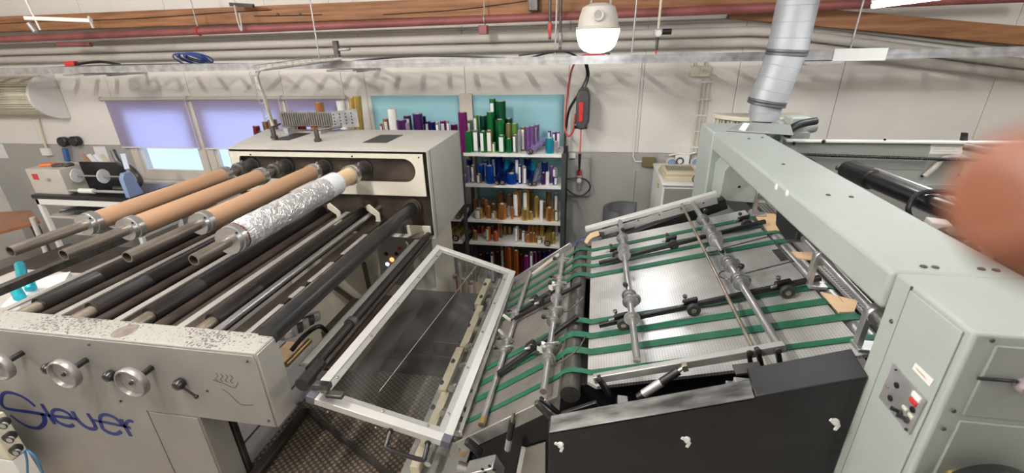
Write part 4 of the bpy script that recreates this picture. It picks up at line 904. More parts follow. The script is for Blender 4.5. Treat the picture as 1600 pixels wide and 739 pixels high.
# black front cabinet under the table
t = thing('black_front_cabinet', 'black sheet steel cabinet with wing nuts under the delivery table', 'machine cabinet', (.3, 1.0, 0))
CY = .98
xa, xb = W(858, 665, 'Y', CY).x, .672
za, zb = W(858, 676, 'Y', CY).z, W(1185, 620, 'Y', CY).z
def zc(x): return za + (zb-za)*(x-xa)/(W(1185, 620, 'Y', CY).x-xa)
xm = W(1185, 600, 'Y', CY).x
bm = B(); prism(bm, [(xa, CY, zc(xa)), (xb, CY, zc(xb)), (xb, CY, 0), (xa, CY, 0)], (0, .02, 0)); obj('front_panel', bm, M['black'], t, .002)
bm = B(); prism(bm, [(xa, CY, zc(xa)), (xm, CY, zc(xm)), (xm, CY+.055, zc(xm)+.012), (xa, CY+.055, zc(xa)+.012)], (0, 0, -.008)); obj('worn_top_flange', bm, mat('worn flange', (.06, .06, .06), .3, .7, col2=(.26, .26, .26), vscale=14, stretch=(.5, 2, 1)), t, .002)
bm = B(); prism(bm, [(xm, CY-.002, zc(xm)+.001), (xb, CY-.002, zc(xb)+.001), (xb, CY+.085, zc(xb)+.018), (xm, CY+.085, zc(xm)+.018)], (0, 0, .005)); obj('raised_top_plate', bm, M['black'], t, .004)
obj('rear_panel', box(B(), xa, xb, 2.3, 2.32, 0, 1.2), M['black'], t); obj('base_tray', box(B(), xa, xb, CY+.02, 2.3, 1.0, 1.02), M['black'], t)
bm = B(); prism(bm, [(-.06, YN+.03, zR(-.0)-.03), (.66, YN+.03, zR(.7)-.03), (.66, YN+.03, 1.02), (-.06, YN+.03, 1.02)], (0, .01, 0)); obj('inner_web', bm, M['black'], t)
for (x, y, w_, c_) in ((973, 634, .016, 'steel'), (1162, 607, .022, 'alu'), (1144, 612, .014, 'steel')):
    p = W(x, y, 'Y', 1.1); obj('inner_block', box(B(), p.x-w_, p.x+w_, 1.09, 1.13, p.z-.03, p.z+.015), M[c_], t, .003)
p = W(921, 647, 'Y', 1.1); obj('brass_fitting', cyl(B(), p+Vector((0, 0, -.02)), p+Vector((0, 0, .012)), .012, 14), M['brass'], t)
obj('inner_link', beam(B(), W(880, 650, 'Y', 1.1), W(935, 632, 'Y', 1.1), .015, .03), M['black'], t, .003)
obj('mount_plate', obox(B(), W(1168, 576, 'Y', 1.1), (1, 0, .28), (0, 1, 0), (-.28, 0, 1), .07, .04, .008), M['dsteel'], t, .001)
for (x, y) in ((876, 693), (1073, 685), (1304, 657)):
    p = W(x, y, 'Y', CY)
    wn = obj('wing_nut', lathe(B(), p, (0, -1, 0), [(0, .008), (.003, .010), (.012, .007), (.014, 0)], 14), M['white'], t)
    obj('wing', obox(B(), p+Vector((-.007, -.01, .006)), (1, 0, -.5), (0, 1, 0), (.5, 0, 1), .022, .004, .009), M['white'], wn, .001); obj('wing', obox(B(), p+Vector((.004, -.01, -.012)), (.3, 0, 1), (0, 1, 0), (-1, 0, .3), .02, .004, .008), M['white'], wn, .001)
for (x, y) in ((1215, 627), (1316, 612)): obj('screw', lathe(B(), W(x, y-3, 'Y', CY)+Vector((0, .02, 0)), (0, -.2, 1), [(0, .006), (.004, .004)], 8), M['dsteel'], t)
# left lower support frame
t = thing('table_support_bracket', 'grey machined block and black frame at the bottom under the lower board', 'support bracket', (-.3, 1.1, .9))
p0, p1 = W(735, 735, 'Y', 1.05), W(780, 712, 'Y', 1.05)
obj('machined_block', obox(B(), (p0+p1)/2+Vector((0, 0, -.04)), (1, 0, .5), (0, 1, 0), (-.5, 0, 1), .11, .06, .07), M['steel'], t, .004)
for (x, y) in ((754, 733), (765, 728), (772, 734), (758, 739)): obj('bolt_hole', lathe(B(), W(x, y, 'Y', 1.018), (0, -1, 0), [(0, .006), (.001, .006)], 12), M['black'], t)
obj('black_frame', prism(B(), [W(745, 700, 'Y', 1.2), W(856, 640, 'Y', 1.2), W(856, 745, 'Y', 1.2), W(790, 790, 'Y', 1.2), W(745, 770, 'Y', 1.2)], (0, .02, 0)), M['black'], t)
obj('grey_panel', prism(B(), [W(818, 702, 'Y', 1.19), W(852, 692, 'Y', 1.19), W(852, 745, 'Y', 1.19), W(812, 745, 'Y', 1.19)], (0, .006, 0)), M['greypipe'], t)
obj('roller_arm', beam(B(), W(728, 688, 'Y', 1.12), W(752, 708, 'Y', 1.12), .02, .03, (0, 1, 0)), M['black'], t, .006)
obj('white_post', beam(B(), W(818, 700, 'Y', 1.17), W(806, 760, 'Y', 1.17), .012, .016), M['white'], t)
obj('wooden_pad', beam(B(), W(722, 705, 'Y', 1.25), W(732, 690, 'Y', 1.25), .05, .03), M['woodtop'], t, .003)
obj('pad_roller', cyl(B(), W(715, 728, 'Y', 1.2), W(733, 733, 'Y', 1.2), .02, 16), M['steel'], t)

# ================================================================ RIGHT MACHINE FRAME
pm = thing('press_bridge_frame', 'pale grey green machine bridge and control tower at the right', 'machine', (.9, 1.5, 0))
bz, bt = 1.868, 1.966
bg = obj('bridge_beam', box(B(), .668, .930, 1.012, 2.70, bz, bt), M['mgreen'], pm, .012, 3)
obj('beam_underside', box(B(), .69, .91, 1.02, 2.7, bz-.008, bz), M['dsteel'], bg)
for (x, y) in ((1224, 257), (1294, 305), (1330, 308), (1443, 417), (1461, 418), (1533, 421), (1556, 423), (1191, 215), (1170, 217)):
    p = W(x, y, 'Z', bt); obj('cap_screw', lathe(B(), p, (0, 0, 1), [(0, .007), (.0025, .007), (.004, .004)], 12), M['dsteel'], bg)
for (x, y) in ((1213, 292), (1230, 302)): p = W(x, y, 'X', .668); obj('plug', lathe(B(), p, (-1, 0, 0), [(0, .012), (.002, .010), (.003, 0)], 14), M['white'], bg)
# tower
tw = obj('control_tower', box(B(), .675, 1.75, .782, 1.010, 0, bt), M['mgreen'], pm, .007, 3)
obj('side_door', box(B(), .670, .675, .800, .950, .3, 1.955), M['mgreen'], tw, .002)
obj('door_seam', box(B(), .6735, .676, .950, .955, .3, 1.962), M['dsteel'], tw)
obj('front_panel', box(B(), .712, 1.75, .777, .783, 1.785, 1.945), M['mgreen2'], tw, .002)
obj('front_panel', box(B(), .712, 1.75, .777, .783, 1.2, 1.772), M['mgreen2'], tw, .002)
for (x, y) in ((1550, 532), (1490, 642), (1474, 670)): p = W(x, y, 'Y', .777); obj('cap_screw', lathe(B(), p, (0, -1, 0), [(0, .0042), (.002, .004), (.003, .002)], 12), M['dsteel'], tw)
p = W(1393, 502, 'X', .675); obj('cap_screw', lathe(B(), p, (-1, 0, 0), [(0, .006), (.003, .004)], 12), M['dsteel'], tw)
a, b = W(1527, 591, 'Y', .770), W(1590, 596, 'Y', .770)
lv = obj('lever_arm', beam(B(), a, b, .005, .0055), M['black'], tw, .001)
obj('lever_hub', lathe(B(), W(1596, 600, 'Y', .777), (0, -1, 0), [(0, .014), (.01, .015), (.018, .012), (.02, 0)], 24), mat('mauve grey hub', (.28, .24, .26), .45), lv)
p = W(1534, 775, 'Y', .74)
hw = obj('hand_wheel', lathe(B(), p, (0, -1, 0), [(0, .05), (.0, .085), (.02, .088), (.03, .08), (.034, 0)], 36), M['blackplastic'], tw); obj('brass_hub', lathe(B(), W(1490, 742, 'Y', .777), (0, -1, 0), [(0, .016), (.03, .013), (.034, 0)], 18), M['brass'], tw)
PX = .669
cp = obj('switch_plate', prism(B(), [W(1397.5, 568, 'X', PX), W(1449, 626, 'X', PX), W(1422.5, 679, 'X', PX), W(1375.5, 621, 'X', PX)], (-.003, 0, 0)), M['galv'], tw)
for (x, y, r, mt) in ((1402, 602, .0065, 'black'), (1392, 622, .0065, 'black'), (1427, 640, .0065, 'black'), (1401, 578, .002, 'black'), (1388, 604, .003, 'stub'), (1417, 671, .003, 'black')):
    q = W(x, y, 'X', PX-.003); obj('push_button', lathe(B(), q, (-1, 0, 0), [(0, r), (.003, r), (.004, r*.7)], 16), M[mt], cp)
for (x, y, w_, h_, mt, nm) in ((1432, 620, .024, .012, 'white', 'white_tag'), (1427, 628, .020, .009, 'red', 'red_rocker'), (1414, 638, .014, .007, 'cream', 'white_tag'), (1423, 650, .014, .007, 'cream', 'white_tag')):
    q = W(x, y, 'X', PX-.004); obj(nm, obox(B(), q, (1, 0, 0), (0, 1, 0), (0, 0, 1), .005, w_, h_), M[mt], cp, .001)
for (x, y) in ((1408, 645), (1418, 656)):
    q = W(x, y, 'X', PX-.003); tg = obj('toggle_switch', lathe(B(), q, (-1, 0, 0), [(0, .007), (.005, .006)], 14), M['dsteel'], cp); obj('toggle_lever', cyl(B(), q, q+Vector((-.016, .008, .004)), .0035, 8, .005), M['blackplastic'], tg)
obj('name_plate', prism(B(), [W(1431, 567, 'X', .6695), W(1460, 594, 'X', .6695), W(1453, 604, 'X', .6695), W(1426, 576, 'X', .6695)], (-.001, 0, 0)), M['white'], tw)
bm = B()
for k in range(4):
    a = W(1431+k*1.2-1, 573+k*2, 'X', .6683); b = a+Vector((0, -.028, 0)); beam(bm, a, b, .0006, .0007)
obj('faint_print', bm, mat('pale red print', (.55, .35, .32), .6), tw)
# far post
fp = obj('far_post', box(B(), .668, .96, 2.70, 3.02, 0, bt), M['mgreen'], pm, .008)
bm = B(); bx0 = W(1128, 290, 'Y', 2.5).x; prism(bm, [(bx0+.045, 2.5, bz), (.97, 2.5, bz), (.97, 2.5, 1.62), (bx0, 2.5, 1.63), (bx0, 2.5, bz-.07)], (0, .2, 0)); obj('post_housing', bm, M['mgreen'], pm, .004)
for (x, y) in ((1155, 262), (1155, 292), (1128, 226)): p = W(x, y, 'Y', 2.5 if y > 230 else 2.7); obj('cap_screw', lathe(B(), p, (0, -1, 0), [(0, .008), (.004, .005)], 12), M['black'], fp)
bm = B(); prism(bm, [W(1153, 205, 'Z', bt), W(1163, 207, 'Z', bt), W(1171, 194, 'Z', bt+.04), W(1162, 193, 'Z', bt+.04)], (0, 0, .004)); obj('folded_flap', bm, M['white'], pm)
obj('rear_cap', prism(B(), [W(1135, 205, 'Z', bt+.002), W(1240, 212, 'Z', bt+.002), W(1235, 196, 'Z', bt+.002), W(1160, 192, 'Z', bt+.002)], (0, 0, .006)), M['mgreen2'], pm, .002)
# mechanism under the bridge
obj('mesh_plate', box(B(), .885, 1.45, 1.02, 2.62, 1.612, 1.622), M['meshplate'], pm)
obj('mesh_edge', box(B(), .875, .885, 1.02, 2.62, 1.59, 1.628), M['dsteel'], pm)
obj('grey_bed_plate', box(B(), .885, 1.45, 1.75, 2.15, 1.622, 1.626), M['board2'], pm)
wz = 1.63
sx_ = .862
def shx(y): return .785+(y-1.12)*.040
sh = obj('drive_shaft', cyl(B(), (shx(1.05), 1.05, 1.745), (shx(2.62), 2.62, 1.745), .0135, 20), M['steel'], pm)
obj('black_bracket', prism(B(), [(.775, 1.98, 1.865), (.775, 1.70, 1.865), (.775, 1.73, 1.73), (.775, 1.79, 1.70), (.775, 1.92, 1.72)], (.09, 0, 0)), M['black'], pm, .008)
def shclamp(y, big=False):
    sx_ = shx(y); c = Vector((sx_, y, 1.745)); o = obj('shaft_clamp', lathe(B(), c-Vector((0, .014, 0)), (0, 1, 0), [(0, .014), (0, .026), (.004, .029), (.024, .029), (.028, .026), (.028, .014)], 22), M['steel'], pm)
    obj('clamp_leg', box(B(), sx_-.028, sx_-.012, y-.012, y+.012, 1.64, 1.745), M['steel'], o, .002); obj('clamp_foot', box(B(), sx_-.03, sx_+.03, y-.03, y+.02, 1.634, 1.645), M['steel'], o, .002)
    obj('clamp_head', box(B(), sx_+.0, sx_+.06, y-.02, y+.025, 1.75, 1.80), M['dsteel'], o, .004); obj('clamp_knob', lathe(B(), c+Vector((.02, -.03, .04)), (0, -.3, 1), [(0, .006), (.01, .006), (.012, .016), (.02, .017), (.024, .0)], 16), M['dsteel'], o)
for y in (1.20, 1.56, 2.28): shclamp(y)
for y, x in ((1.18, .93), (1.28, .97), (1.45, .95), (2.05, 1.0), (2.3, 1.02)):
    obj('drive_roller', lathe(B(), (x, y, 1.70), (0, 1, 0), [(0, .02), (.004, .03), (.03, .03), (.034, .02)], 18), M['rusty' if x > .99 else 'rubber'], pm)
obj('rear_shaft', cyl(B(), (1.0, 1.05, 1.69), (1.0, 2.6, 1.69), .016, 16), M['dsteel'], pm)
obj('underslung_bar', box(B(), 1.06, 1.12, 1.05, 2.6, 1.66, 1.80), M['black'], pm, .003)
ws = (([(1173, 331), (1210, 336), (1229, 361), (1200, 362)], 'farthest'), ([(1236, 395), (1272, 396), (1280, 408), (1247, 405)], 'middle'), ([(1282, 458), (1340, 472), (1334, 489), (1311, 490)], 'nearest'), ([(1300, 405), (1328, 412), (1350, 436), (1322, 440)], 'half hidden by the clamps, fourth'))
for q, nm in ws:
    tag(obj('birch_strip', prism(B(), [W(x, y, 'Z', wz) for x, y in q], (0, 0, .006)), M['woodtop'], None), 'birch wood strip on the plate under the bridge, %s one' % nm, 'wood strip', 'birch strips under the bridge')
# ================================================================ REAR RIGHT SECTION
rs = thing('rear_feeder_section', 'white framed feeder section with black hydraulic arm behind the bridge at the right', 'machine section', (1.6, 2.75, 0))
Yp = 2.80
def wq(x, y, Y=Yp): return W(x, y, 'Y', Y)
xa, xb, zt_, zb_ = 1.08, 3.2, wq(1400, 219).z, wq(1400, 288).z
fs = obj('side_plate', box(B(), xa, xb, Yp, Yp+.015, zb_, zt_), M['mgreen'], rs, .002)
obj('top_flange', box(B(), xa, xb, Yp-.03, Yp+.02, zt_-.012, zt_), M['white'], fs, .002); obj('bottom_flange', box(B(), xa, xb, Yp-.02, Yp, zb_, zb_+.01), M['mgreen'], fs, .002)
a, b = wq(1246, 228), wq(1442, 266); obj('recessed_panel', box(B(), a.x, b.x, Yp-.003, Yp, b.z, a.z), M['mgreen2'], fs, .001)
obj('support_leg', box(B(), 2.6, 2.75, Yp, Yp+.1, 0, zb_), M['mgreen'], rs); obj('support_leg', box(B(), xa, xa+.12, Yp+.02, Yp+.1, 0, zb_), M['mgreen'], rs)
a, b = wq(1456, 222), wq(1502, 241); lb_ = obj('rating_label', box(B(), a.x, b.x, Yp-.002, Yp, b.z, a.z), M['white'], fs)
bm = B()
for k in range(4): box(bm, a.x+.02, b.x-.02-.02*(k % 2), Yp-.0028, Yp-.002, b.z+.012+k*.014, b.z+.015+k*.014)
obj('label_print', bm, M['greypipe'], lb_)
obj('grey_stripe', prism(B(), [wq(1432, 232), wq(1448, 232), wq(1444, 257), wq(1428, 257)], (0, -.002, 0)), M['strip'], fs)
bm = B(); tube(bm, [wq(1445, 275, Yp-.02), wq(1460, 262, Yp-.03), wq(1475, 248, Yp-.03), wq(1505, 246, Yp-.03), wq(1512, 262, Yp-.03), wq(1500, 276, Yp-.02)], .014, 8); obj('grab_handle', bm, M['greypipe'], rs)
for (x, y) in ((1241, 224), (1287, 221), (1498, 273), (1440, 275), (1382, 218)): obj('cap_screw', lathe(B(), wq(x, y, Yp-.03), (0, -1, 0), [(0, .011 if x < 1300 else .006), (.006, .006)], 12), M['black'], rs)
# twisted hose
bm = B(); A_, B_ = wq(1240, 241, Yp-.05), wq(1545, 251, Yp-.05); n = 90; prof = []
L_ = (B_-A_).length
for i in range(n): prof += [(L_*i/n, .006), (L_*(i+.5)/n, .010)]
lathe(bm, A_, B_-A_, prof, 10); obj('ribbed_hose', bm, M['black'], rs)
obj('black_cable', tube(B(), [wq(1232, 238, 2.7), wq(1262, 248, 2.7), wq(1278, 262, 2.7), wq(1288, 280, 2.7)], .013, 8), M['black'], rs)
c0, c1_ = W(1322, 264, 'Y', 2.6), W(1560, 362, 'Y', 1.75)
cy = obj('hydraulic_cylinder', lathe(B(), c0, c1_-c0, [(0, .02), (.005, .045), (.03, .052), (.20, .05), (.205, .040), ((c1_-c0).length, .040)], 28), M['blackplastic'], rs)
obj('piston_line', cyl(B(), c0.lerp(c1_, .2)+Vector((.03, .02, .035)), c1_+Vector((.03, .02, .035)), .014, 14), M['chrome'], cy)
obj('clevis_end', lathe(B(), W(1306, 262, 'Y', 2.66), (1, -.3, 0), [(0, .012), (.02, .016), (.07, .012)], 14), M['dsteel'], rs)
obj('hose_loop', tube(B(), [W(1425, 345, 'Y', 2.0), W(1419, 325, 'Y', 2.0), W(1432, 305, 'Y', 2.05), W(1462, 299, 'Y', 2.05), W(1510, 306, 'Y', 2.0), W(1560, 325, 'Y', 1.95)], .010, 8), M['black'], rs)
obj('steel_rod', cyl(B(), W(1440, 348, 'Y', 1.9), W(1540, 350, 'Y', 1.9), .011, 12), M['dsteel'], rs)
obj('white_disc', lathe(B(), W(1533, 351, 'Y', 1.88), (.2, -1, .2), [(0, .03), (.008, .03), (.009, 0)], 22), M['white'], rs); obj('disc_hub', lathe(B(), W(1531, 351, 'Y', 1.86), (.2, -1, .2), [(0, .012), (.012, .010)], 12), M['black'], rs)
obj('black_end_bracket', prism(B(), [wq(1503, 222), wq(1506, 208), wq(1513, 208), wq(1512, 222)], (0, .02, 0)), M['black'], rs)
obj('grey_cylinder', cyl(B(), wq(1508, 229, 2.7), W(1600, 248, 'Y', 2.5), .02, 16), M['dsteel'], rs)
obj('dark_gearbox', box(B(), 1.50, 2.3, 1.75, 2.2, 1.2, 1.50), M['black'], rs, .02); obj('dark_bed', box(B(), 1.12, 2.6, 1.02, 1.75, 1.45, 1.60), M['black'], rs, .01)
r3 = random.Random(11)
for k in range(26):
    x, y = r3.uniform(1440, 1600), 0; y = 360+(x-1440)*.42+r3.uniform(-20, 22); Y_ = 1.75-(x-1440)*.0028
    p = W(x, y, 'Y', max(1.2, Y_)); s = r3.uniform(.015, .04)
    mt = M[['dsteel', 'black', 'steel', 'dsteel', 'rusty', 'greypipe'][k % 6]]
    if k % 3 == 0: obj('gear_part', lathe(B(), p, (r3.uniform(-1, 1), -1, .4), [(0, s), (s*.8, s), (s, s*.5)], 14), mt, rs)
    else: obj('machine_fitting', obox(B(), p, (1, r3.uniform(-.5, .5), 0), (0, 1, .2), (0, 0, 1), s*2, s*1.4, s*1.1), mt, rs, .004)
obj('pale_cover_plate', prism(B(), [W(1545, 365, 'Y', 1.5), W(1570, 372, 'Y', 1.5), W(1558, 395, 'Y', 1.5), W(1535, 392, 'Y', 1.5)], (0, .02, 0)), M['cream'], rs)
t = thing('drive_motor', 'grey motor housing with a thick black hose behind the far end of the bridge', 'motor', W(1240, 195, 'Y', 3.0))
pc = W(1240, 200, 'Y', 3.05)
obj('motor_body', lathe(B(), pc+Vector((-.12, 0, -.02)), (1, .2, .1), [(0, .04), (.02, .062), (.16, .065), (.2, .045), (.26, .04)], 22), M['mgreen2'], t)
obj('terminal_box', obox(B(), pc+Vector((.0, -.02, .05)), (1, .2, 0), (-.2, 1, 0), (0, 0, 1), .12, .09, .05), M['mgreen'], t, .01)
obj('motor_support', box(B(), pc.x-.08, pc.x+.08, 3.0, 3.1, 1.5, pc.z-.02), M['mgreen'], t)
obj('thick_hose', tube(B(), [W(1229, 214, 'Y', 2.9), W(1236, 202, 'Y', 2.9), W(1250, 194, 'Y', 2.92), W(1275, 189, 'Y', 2.95)], .022, 10), M['black'], t)

# ================================================================ WALL FITTINGS
def wl(x, y, Y=YW): return W(x, y, 'Y', Y)
# white cabinet and beige device
t = thing('white_cabinet', 'white painted steel cabinet against the grey part of the wall', 'cabinet', (.8, 4.0, 0))
obj('cabinet_body', box(B(), .585, 1.03, 3.70, 4.36, 0, 1.355), M['white'], t, .004); obj('cabinet_top', box(B(), .575, 1.04, 3.68, 4.37, 1.355, 1.375), M['white'], t, .004)
obj('door', box(B(), .60, 1.015, 3.685, 3.70, .1, 1.33), M['mgreyface'], t, .002); obj('yellow_tag', box(B(), .572, .576, 3.9, 3.98, 1.27, 1.31), mat('yellow tag', (.7, .65, .3), .5), t)
t = thing('beige_vent_device', 'beige louvred electrical device lying on the white cabinet', 'device', (.78, 3.95, 1.375))
p = W(1062, 276, 'Z', 1.375)
dcx, dcy = p.x, p.y
obj('lower_case', obox(B(), (dcx, dcy, 1.395), (1, .06, 0), (-.06, 1, 0), (0, 0, 1), .30, .30, .04), M['beige'], t, .006)
obj('upper_case', obox(B(), (dcx-.01, dcy+.02, 1.428), (1, .06, 0), (-.06, 1, 0), (0, 0, 1), .26, .27, .03), M['beige'], t, .008)
bm = B()
for i in range(12):
    for j in range(6): box(bm, dcx-.115+i*.018, dcx-.103+i*.018, dcy-.05+j*.026, dcy-.035+j*.026, 1.4425, 1.4445)
obj('louvre_slots', bm, M['dsteel'], t); obj('dial', ring(B(), (dcx+.10, dcy-.155, 1.40), (0, -1, .3), .028, .004), M['darkgrey'], t)
# conduits
t = thing('conduit_run', 'pair of cream conduits with two cream junction boxes beside the duct', 'conduit', wl(1100, 115))
for k in range(3):
    dx = (k-1)*.035; a, b = wl(1103, 122)+Vector((dx, -.012, 0)), wl(1086, 238)+Vector((dx, -.012, 0)); b.x = a.x
    obj('conduit_tube', cyl(B(), a, b, .007, 8), M['grille'], t)
for y in (128, 155, 180, 205, 230): q = wl(1098, y); obj('conduit_clip', box(B(), a.x-.085, a.x+.018, YW-.02, YW-.001, q.z-.006, q.z+.006), M['white'], t)
for x in (1085, 1101): q = wl(x, 111); obj('junction_box', box(B(), q.x-.043, q.x+.043, YW-.045, YW, q.z-.045, q.z+.045), M['grille'], t, .006)
for x in (1082, 1086, 1099, 1103): q = wl(x, 103); obj('short_conduit', cyl(B(), q+Vector((0, -.015, -.02)), q+Vector((0, -.015, .08)), .007, 8), M['grille'], t)
for x, mt, nm, lab in ((1048, 'bluesteel', 'grey_socket', 'grey blue round socket at the left above the white cabinet'), (1086, 'bluesteel', 'grey_socket', 'grey blue round socket at the right above the white cabinet')):
    q = wl(x, 252); t = thing(nm, lab, 'socket', q)
    obj('socket_body', lathe(B(), q, (0, -1, 0), [(0, .05), (.05, .048), (.055, .035)], 20), M['greypipe'], t); obj('socket_cap', lathe(B(), q+Vector((0, -.055, 0)), (0, -1, 0), [(0, .034), (.02, .03)], 18), M['bluesteel'], t)
q = wl(1066, 249); t = thing('timer_switch', 'white wall timer switch with a round dial between the two grey sockets', 'timer', q)
obj('timer_case', box(B(), q.x-.07, q.x+.055, YW-.05, YW, q.z-.06, q.z+.05), M['white'], t, .006); obj('timer_dial', ring(B(), (q.x-.03, YW-.055, q.z-.005), (0, -1, 0), .03, .007), M['darkgrey'], t)
obj('supply_wire', tube(B(), [wl(1045, 243, YW-.02), wl(1060, 240, YW-.03), wl(1075, 241, YW-.03), wl(1087, 238, YW-.02)], .008, 6), M['white'], t)
t = thing('olive_switch_box', 'small olive switch box on a grey plate with a thin conduit running up the wall', 'switch', wl(1010, 253))
q = wl(1011, 252); obj('back_plate', box(B(), q.x-.13, q.x+.08, YW-.006, YW, q.z-.1, q.z+.07), M['dado'], t); obj('switch_box', box(B(), q.x-.05, q.x+.07, YW-.05, YW-.006, q.z-.045, q.z+.045), mat('olive', (.16, .13, .05), .5), t, .005)
obj('thin_conduit', tube(B(), [(q.x-.05, YW-.02, q.z), (q.x-.11, YW-.02, q.z+.0), (q.x-.135, YW-.02, q.z+.05), (q.x-.135, YW-.02, 1.9), (q.x-.135, YW-.02, 2.27)], .007, 6, smooth=False), M['white'], t)
# hose reel
t = thing('hose_reel', 'dark grey spring hose reel with a red drum hanging on the wall', 'hose reel', wl(908, 170))
q = W(910, 170, 'Y', 4.15)
bm = B(); prism(bm, [(q.x-.055, 4.06, q.z-.12), (q.x-.055, 4.06, q.z+.12), (q.x-.03, 4.06, q.z+.17), (q.x+.04, 4.06, q.z+.17), (q.x+.065, 4.06, q.z+.1), (q.x+.065, 4.06, q.z-.1), (q.x+.03, 4.06, q.z-.17), (q.x-.03, 4.06, q.z-.17)], (0, .3, 0)); obj('reel_case', bm, M['darkgrey'], t, .02, 3)
obj('red_drum', box(B(), q.x-.03, q.x+.012, 4.045, 4.06, q.z-.10, q.z+.07), M['red'], t, .006); obj('case_ring', cyl(B(), (q.x-.06, 4.12, q.z-.14), (q.x+.05, 4.10, q.z-.14), .03, 14), M['blackplastic'], t)
obj('wall_bracket', box(B(), q.x-.03, q.x+.03, 4.34, YW, q.z-.1, q.z+.15), M['galv'], t)
obj('outlet_hose', tube(B(), [(q.x-.005, 4.1, q.z-.15), (q.x-.005, 4.1, q.z-.33), wl(906, 244, 4.1)], .007, 6), M['redhose'], t)
obj('air_nozzle', cyl(B(), wl(906, 240, 4.1), wl(905, 268, 4.1), .016, 10, .009), M['blackplastic'], t)
t = thing('red_air_hose', 'red air hose looping down left of the hose reel', 'hose', wl(890, 150))
obj('hose_line', tube(B(), [wl(945, 86, 3.9), wl(915, 86, 3.9), wl(897, 100, 4.0), wl(889, 130, 4.2), wl(885, 165, 4.25), wl(883, 200, 4.25), wl(888, 213, 4.2), wl(896, 203, 4.15), wl(899, 178, 4.1)], .009, 7), M['redhose'], t)
t = thing('black_air_hoses', 'pair of black air hoses from the cable ladder to the hose reel', 'hose', wl(915, 120))
for dx in (0, 5): obj('hose_line', tube(B(), [wl(914+dx*.6, 98, 4.05), wl(917+dx*.6, 118, 4.1), wl(909+dx, 138, 4.1)], .008, 7), M['black'], t)
obj('hose_line', tube(B(), [wl(905, 146, 4.1), wl(890, 170, 4.2), wl(885, 195, 4.25), wl(883, 215, 4.25), wl(882, 260, 4.2), wl(884, 300, 4.2), wl(882, 340, 4.2)], .012, 7), M['black'], t)
obj('hose_line', tube(B(), [wl(830, 90, 3.9), wl(860, 82, 3.9), wl(885, 81, 3.9), wl(908, 92, 3.9)], .008, 7), M['black'], t)
t = thing('pressure_regulator', 'air pressure regulator with gauge and black hose loop on the grey wall', 'regulator', wl(906, 283))
q = wl(905, 280, 4.33); obj('regulator_body', box(B(), q.x-.025, q.x+.025, 4.30, 4.36, q.z-.04, q.z+.04), M['greypipe'], t, .006); obj('knob', cyl(B(), q+Vector((0, 0, .04)), q+Vector((0, 0, .09)), .02, 12), M['red'], t)
obj('filter_bowl', cyl(B(), q+Vector((0, 0, -.1)), q+Vector((0, 0, -.04)), .018, 12), M['alu'], t); obj('gauge', lathe(B(), q+Vector((0, -.03, 0)), (0, -1, 0), [(0, .022), (.012, .022)], 16), M['white'], t)
obj('hose_loop', tube(B(), [q+Vector((-.15, -.03, .0)), q+Vector((-.03, -.03, .02)), q+Vector((.07, -.03, .0)), q+Vector((.11, -.03, -.08)), q+Vector((.03, -.03, -.16)), q+Vector((-.08, -.03, -.13)), q+Vector((-.18, -.03, -.02))], .008, 7), M['black'], t)
obj('wall_plate', box(B(), q.x-.13, q.x+.1, 4.36, YW, q.z-.18, q.z+.2), M['dado'], t)
q = wl(894, 243); tag(obj('white_socket', box(B(), q.x-.03, q.x+.035, YW-.04, YW, q.z-.035, q.z+.03), M['white'], None, .005), 'small white wall socket beside the hanging air nozzle', 'socket')
t = thing('air_valve', 'small air valve and gauge hanging from a rod above the cable ladder', 'valve', wl(1028, 50, 4.0))
q = wl(1028, 52, 4.0); obj('valve_body', box(B(), q.x-.03, q.x+.03, 3.97, 4.03, q.z-.03, q.z+.03), M['alu'], t, .005); obj('valve_handle', cyl(B(), q+Vector((.03, 0, .01)), q+Vector((.10, 0, .01)), .022, 12), M['black'], t)
obj('gauge', lathe(B(), q+Vector((.0, -.03, 0)), (0, -1, 0), [(0, .022), (.01, .022)], 16), M['white'], t)
obj('drop_pipe', cyl(B(), (q.x, 4.0, q.z+.03), (q.x, 4.0, 2.95), .010, 10), M['grille'], t); obj('drop_pipe', cyl(B(), (q.x, 4.0, q.z-.12), (q.x, 4.0, q.z-.03), .012, 10), M['dsteel'], t)
obj('red_tail', cyl(B(), (q.x, 4.0, q.z-.19), (q.x, 4.0, q.z-.12), .008, 8), M['redhose'], t)
for (x, n1, lab) in ((859, 62, 'left'), (875, 78, 'right')):
    a = wl(x, 0, 4.0); b = wl(x, n1, 4.0)
    t = thing('air_drop_pipe', 'short grey air drop pipe with fitting left of the lamp, %s one' % lab, 'pipe', b)
    obj('pipe_tube', cyl(B(), (b.x, 4.0, b.z), (b.x, 4.0, b.z+.6), .011, 10), M['dsteel'], t); obj('pipe_fitting', lathe(B(), (b.x, 4.0, b.z), (0, 0, 1), [(0, .010), (.05, .012), (.06, .018), (.12, .018), (.13, .011)], 12), M['redhose' if lab == 'left' else 'galv'], t)
q = wl(834, 7, 4.18); tag(obj('junction_box', box(B(), q.x-.04, q.x+.04, 4.13, 4.215, q.z-.05, q.z+.06), M['dsteel'], None, .006), 'small dark junction box on the timber beam left of the lamp', 'junction box')
t = thing('ladder_hanger_clamp', 'grey threaded clamp with small valve on the left ladder hanger', 'clamp', wl(527, 75, 3.72))
q = wl(526, 78, 3.72); obj('clamp_body', box(B(), q.x-.02, q.x+.02, 3.70, 3.74, q.z-.06, q.z+.07), M['dsteel'], t, .004); obj('side_cock', cyl(B(), q+Vector((.02, 0, .0)), q+Vector((.12, 0, .005)), .012, 10), M['galv'], t)
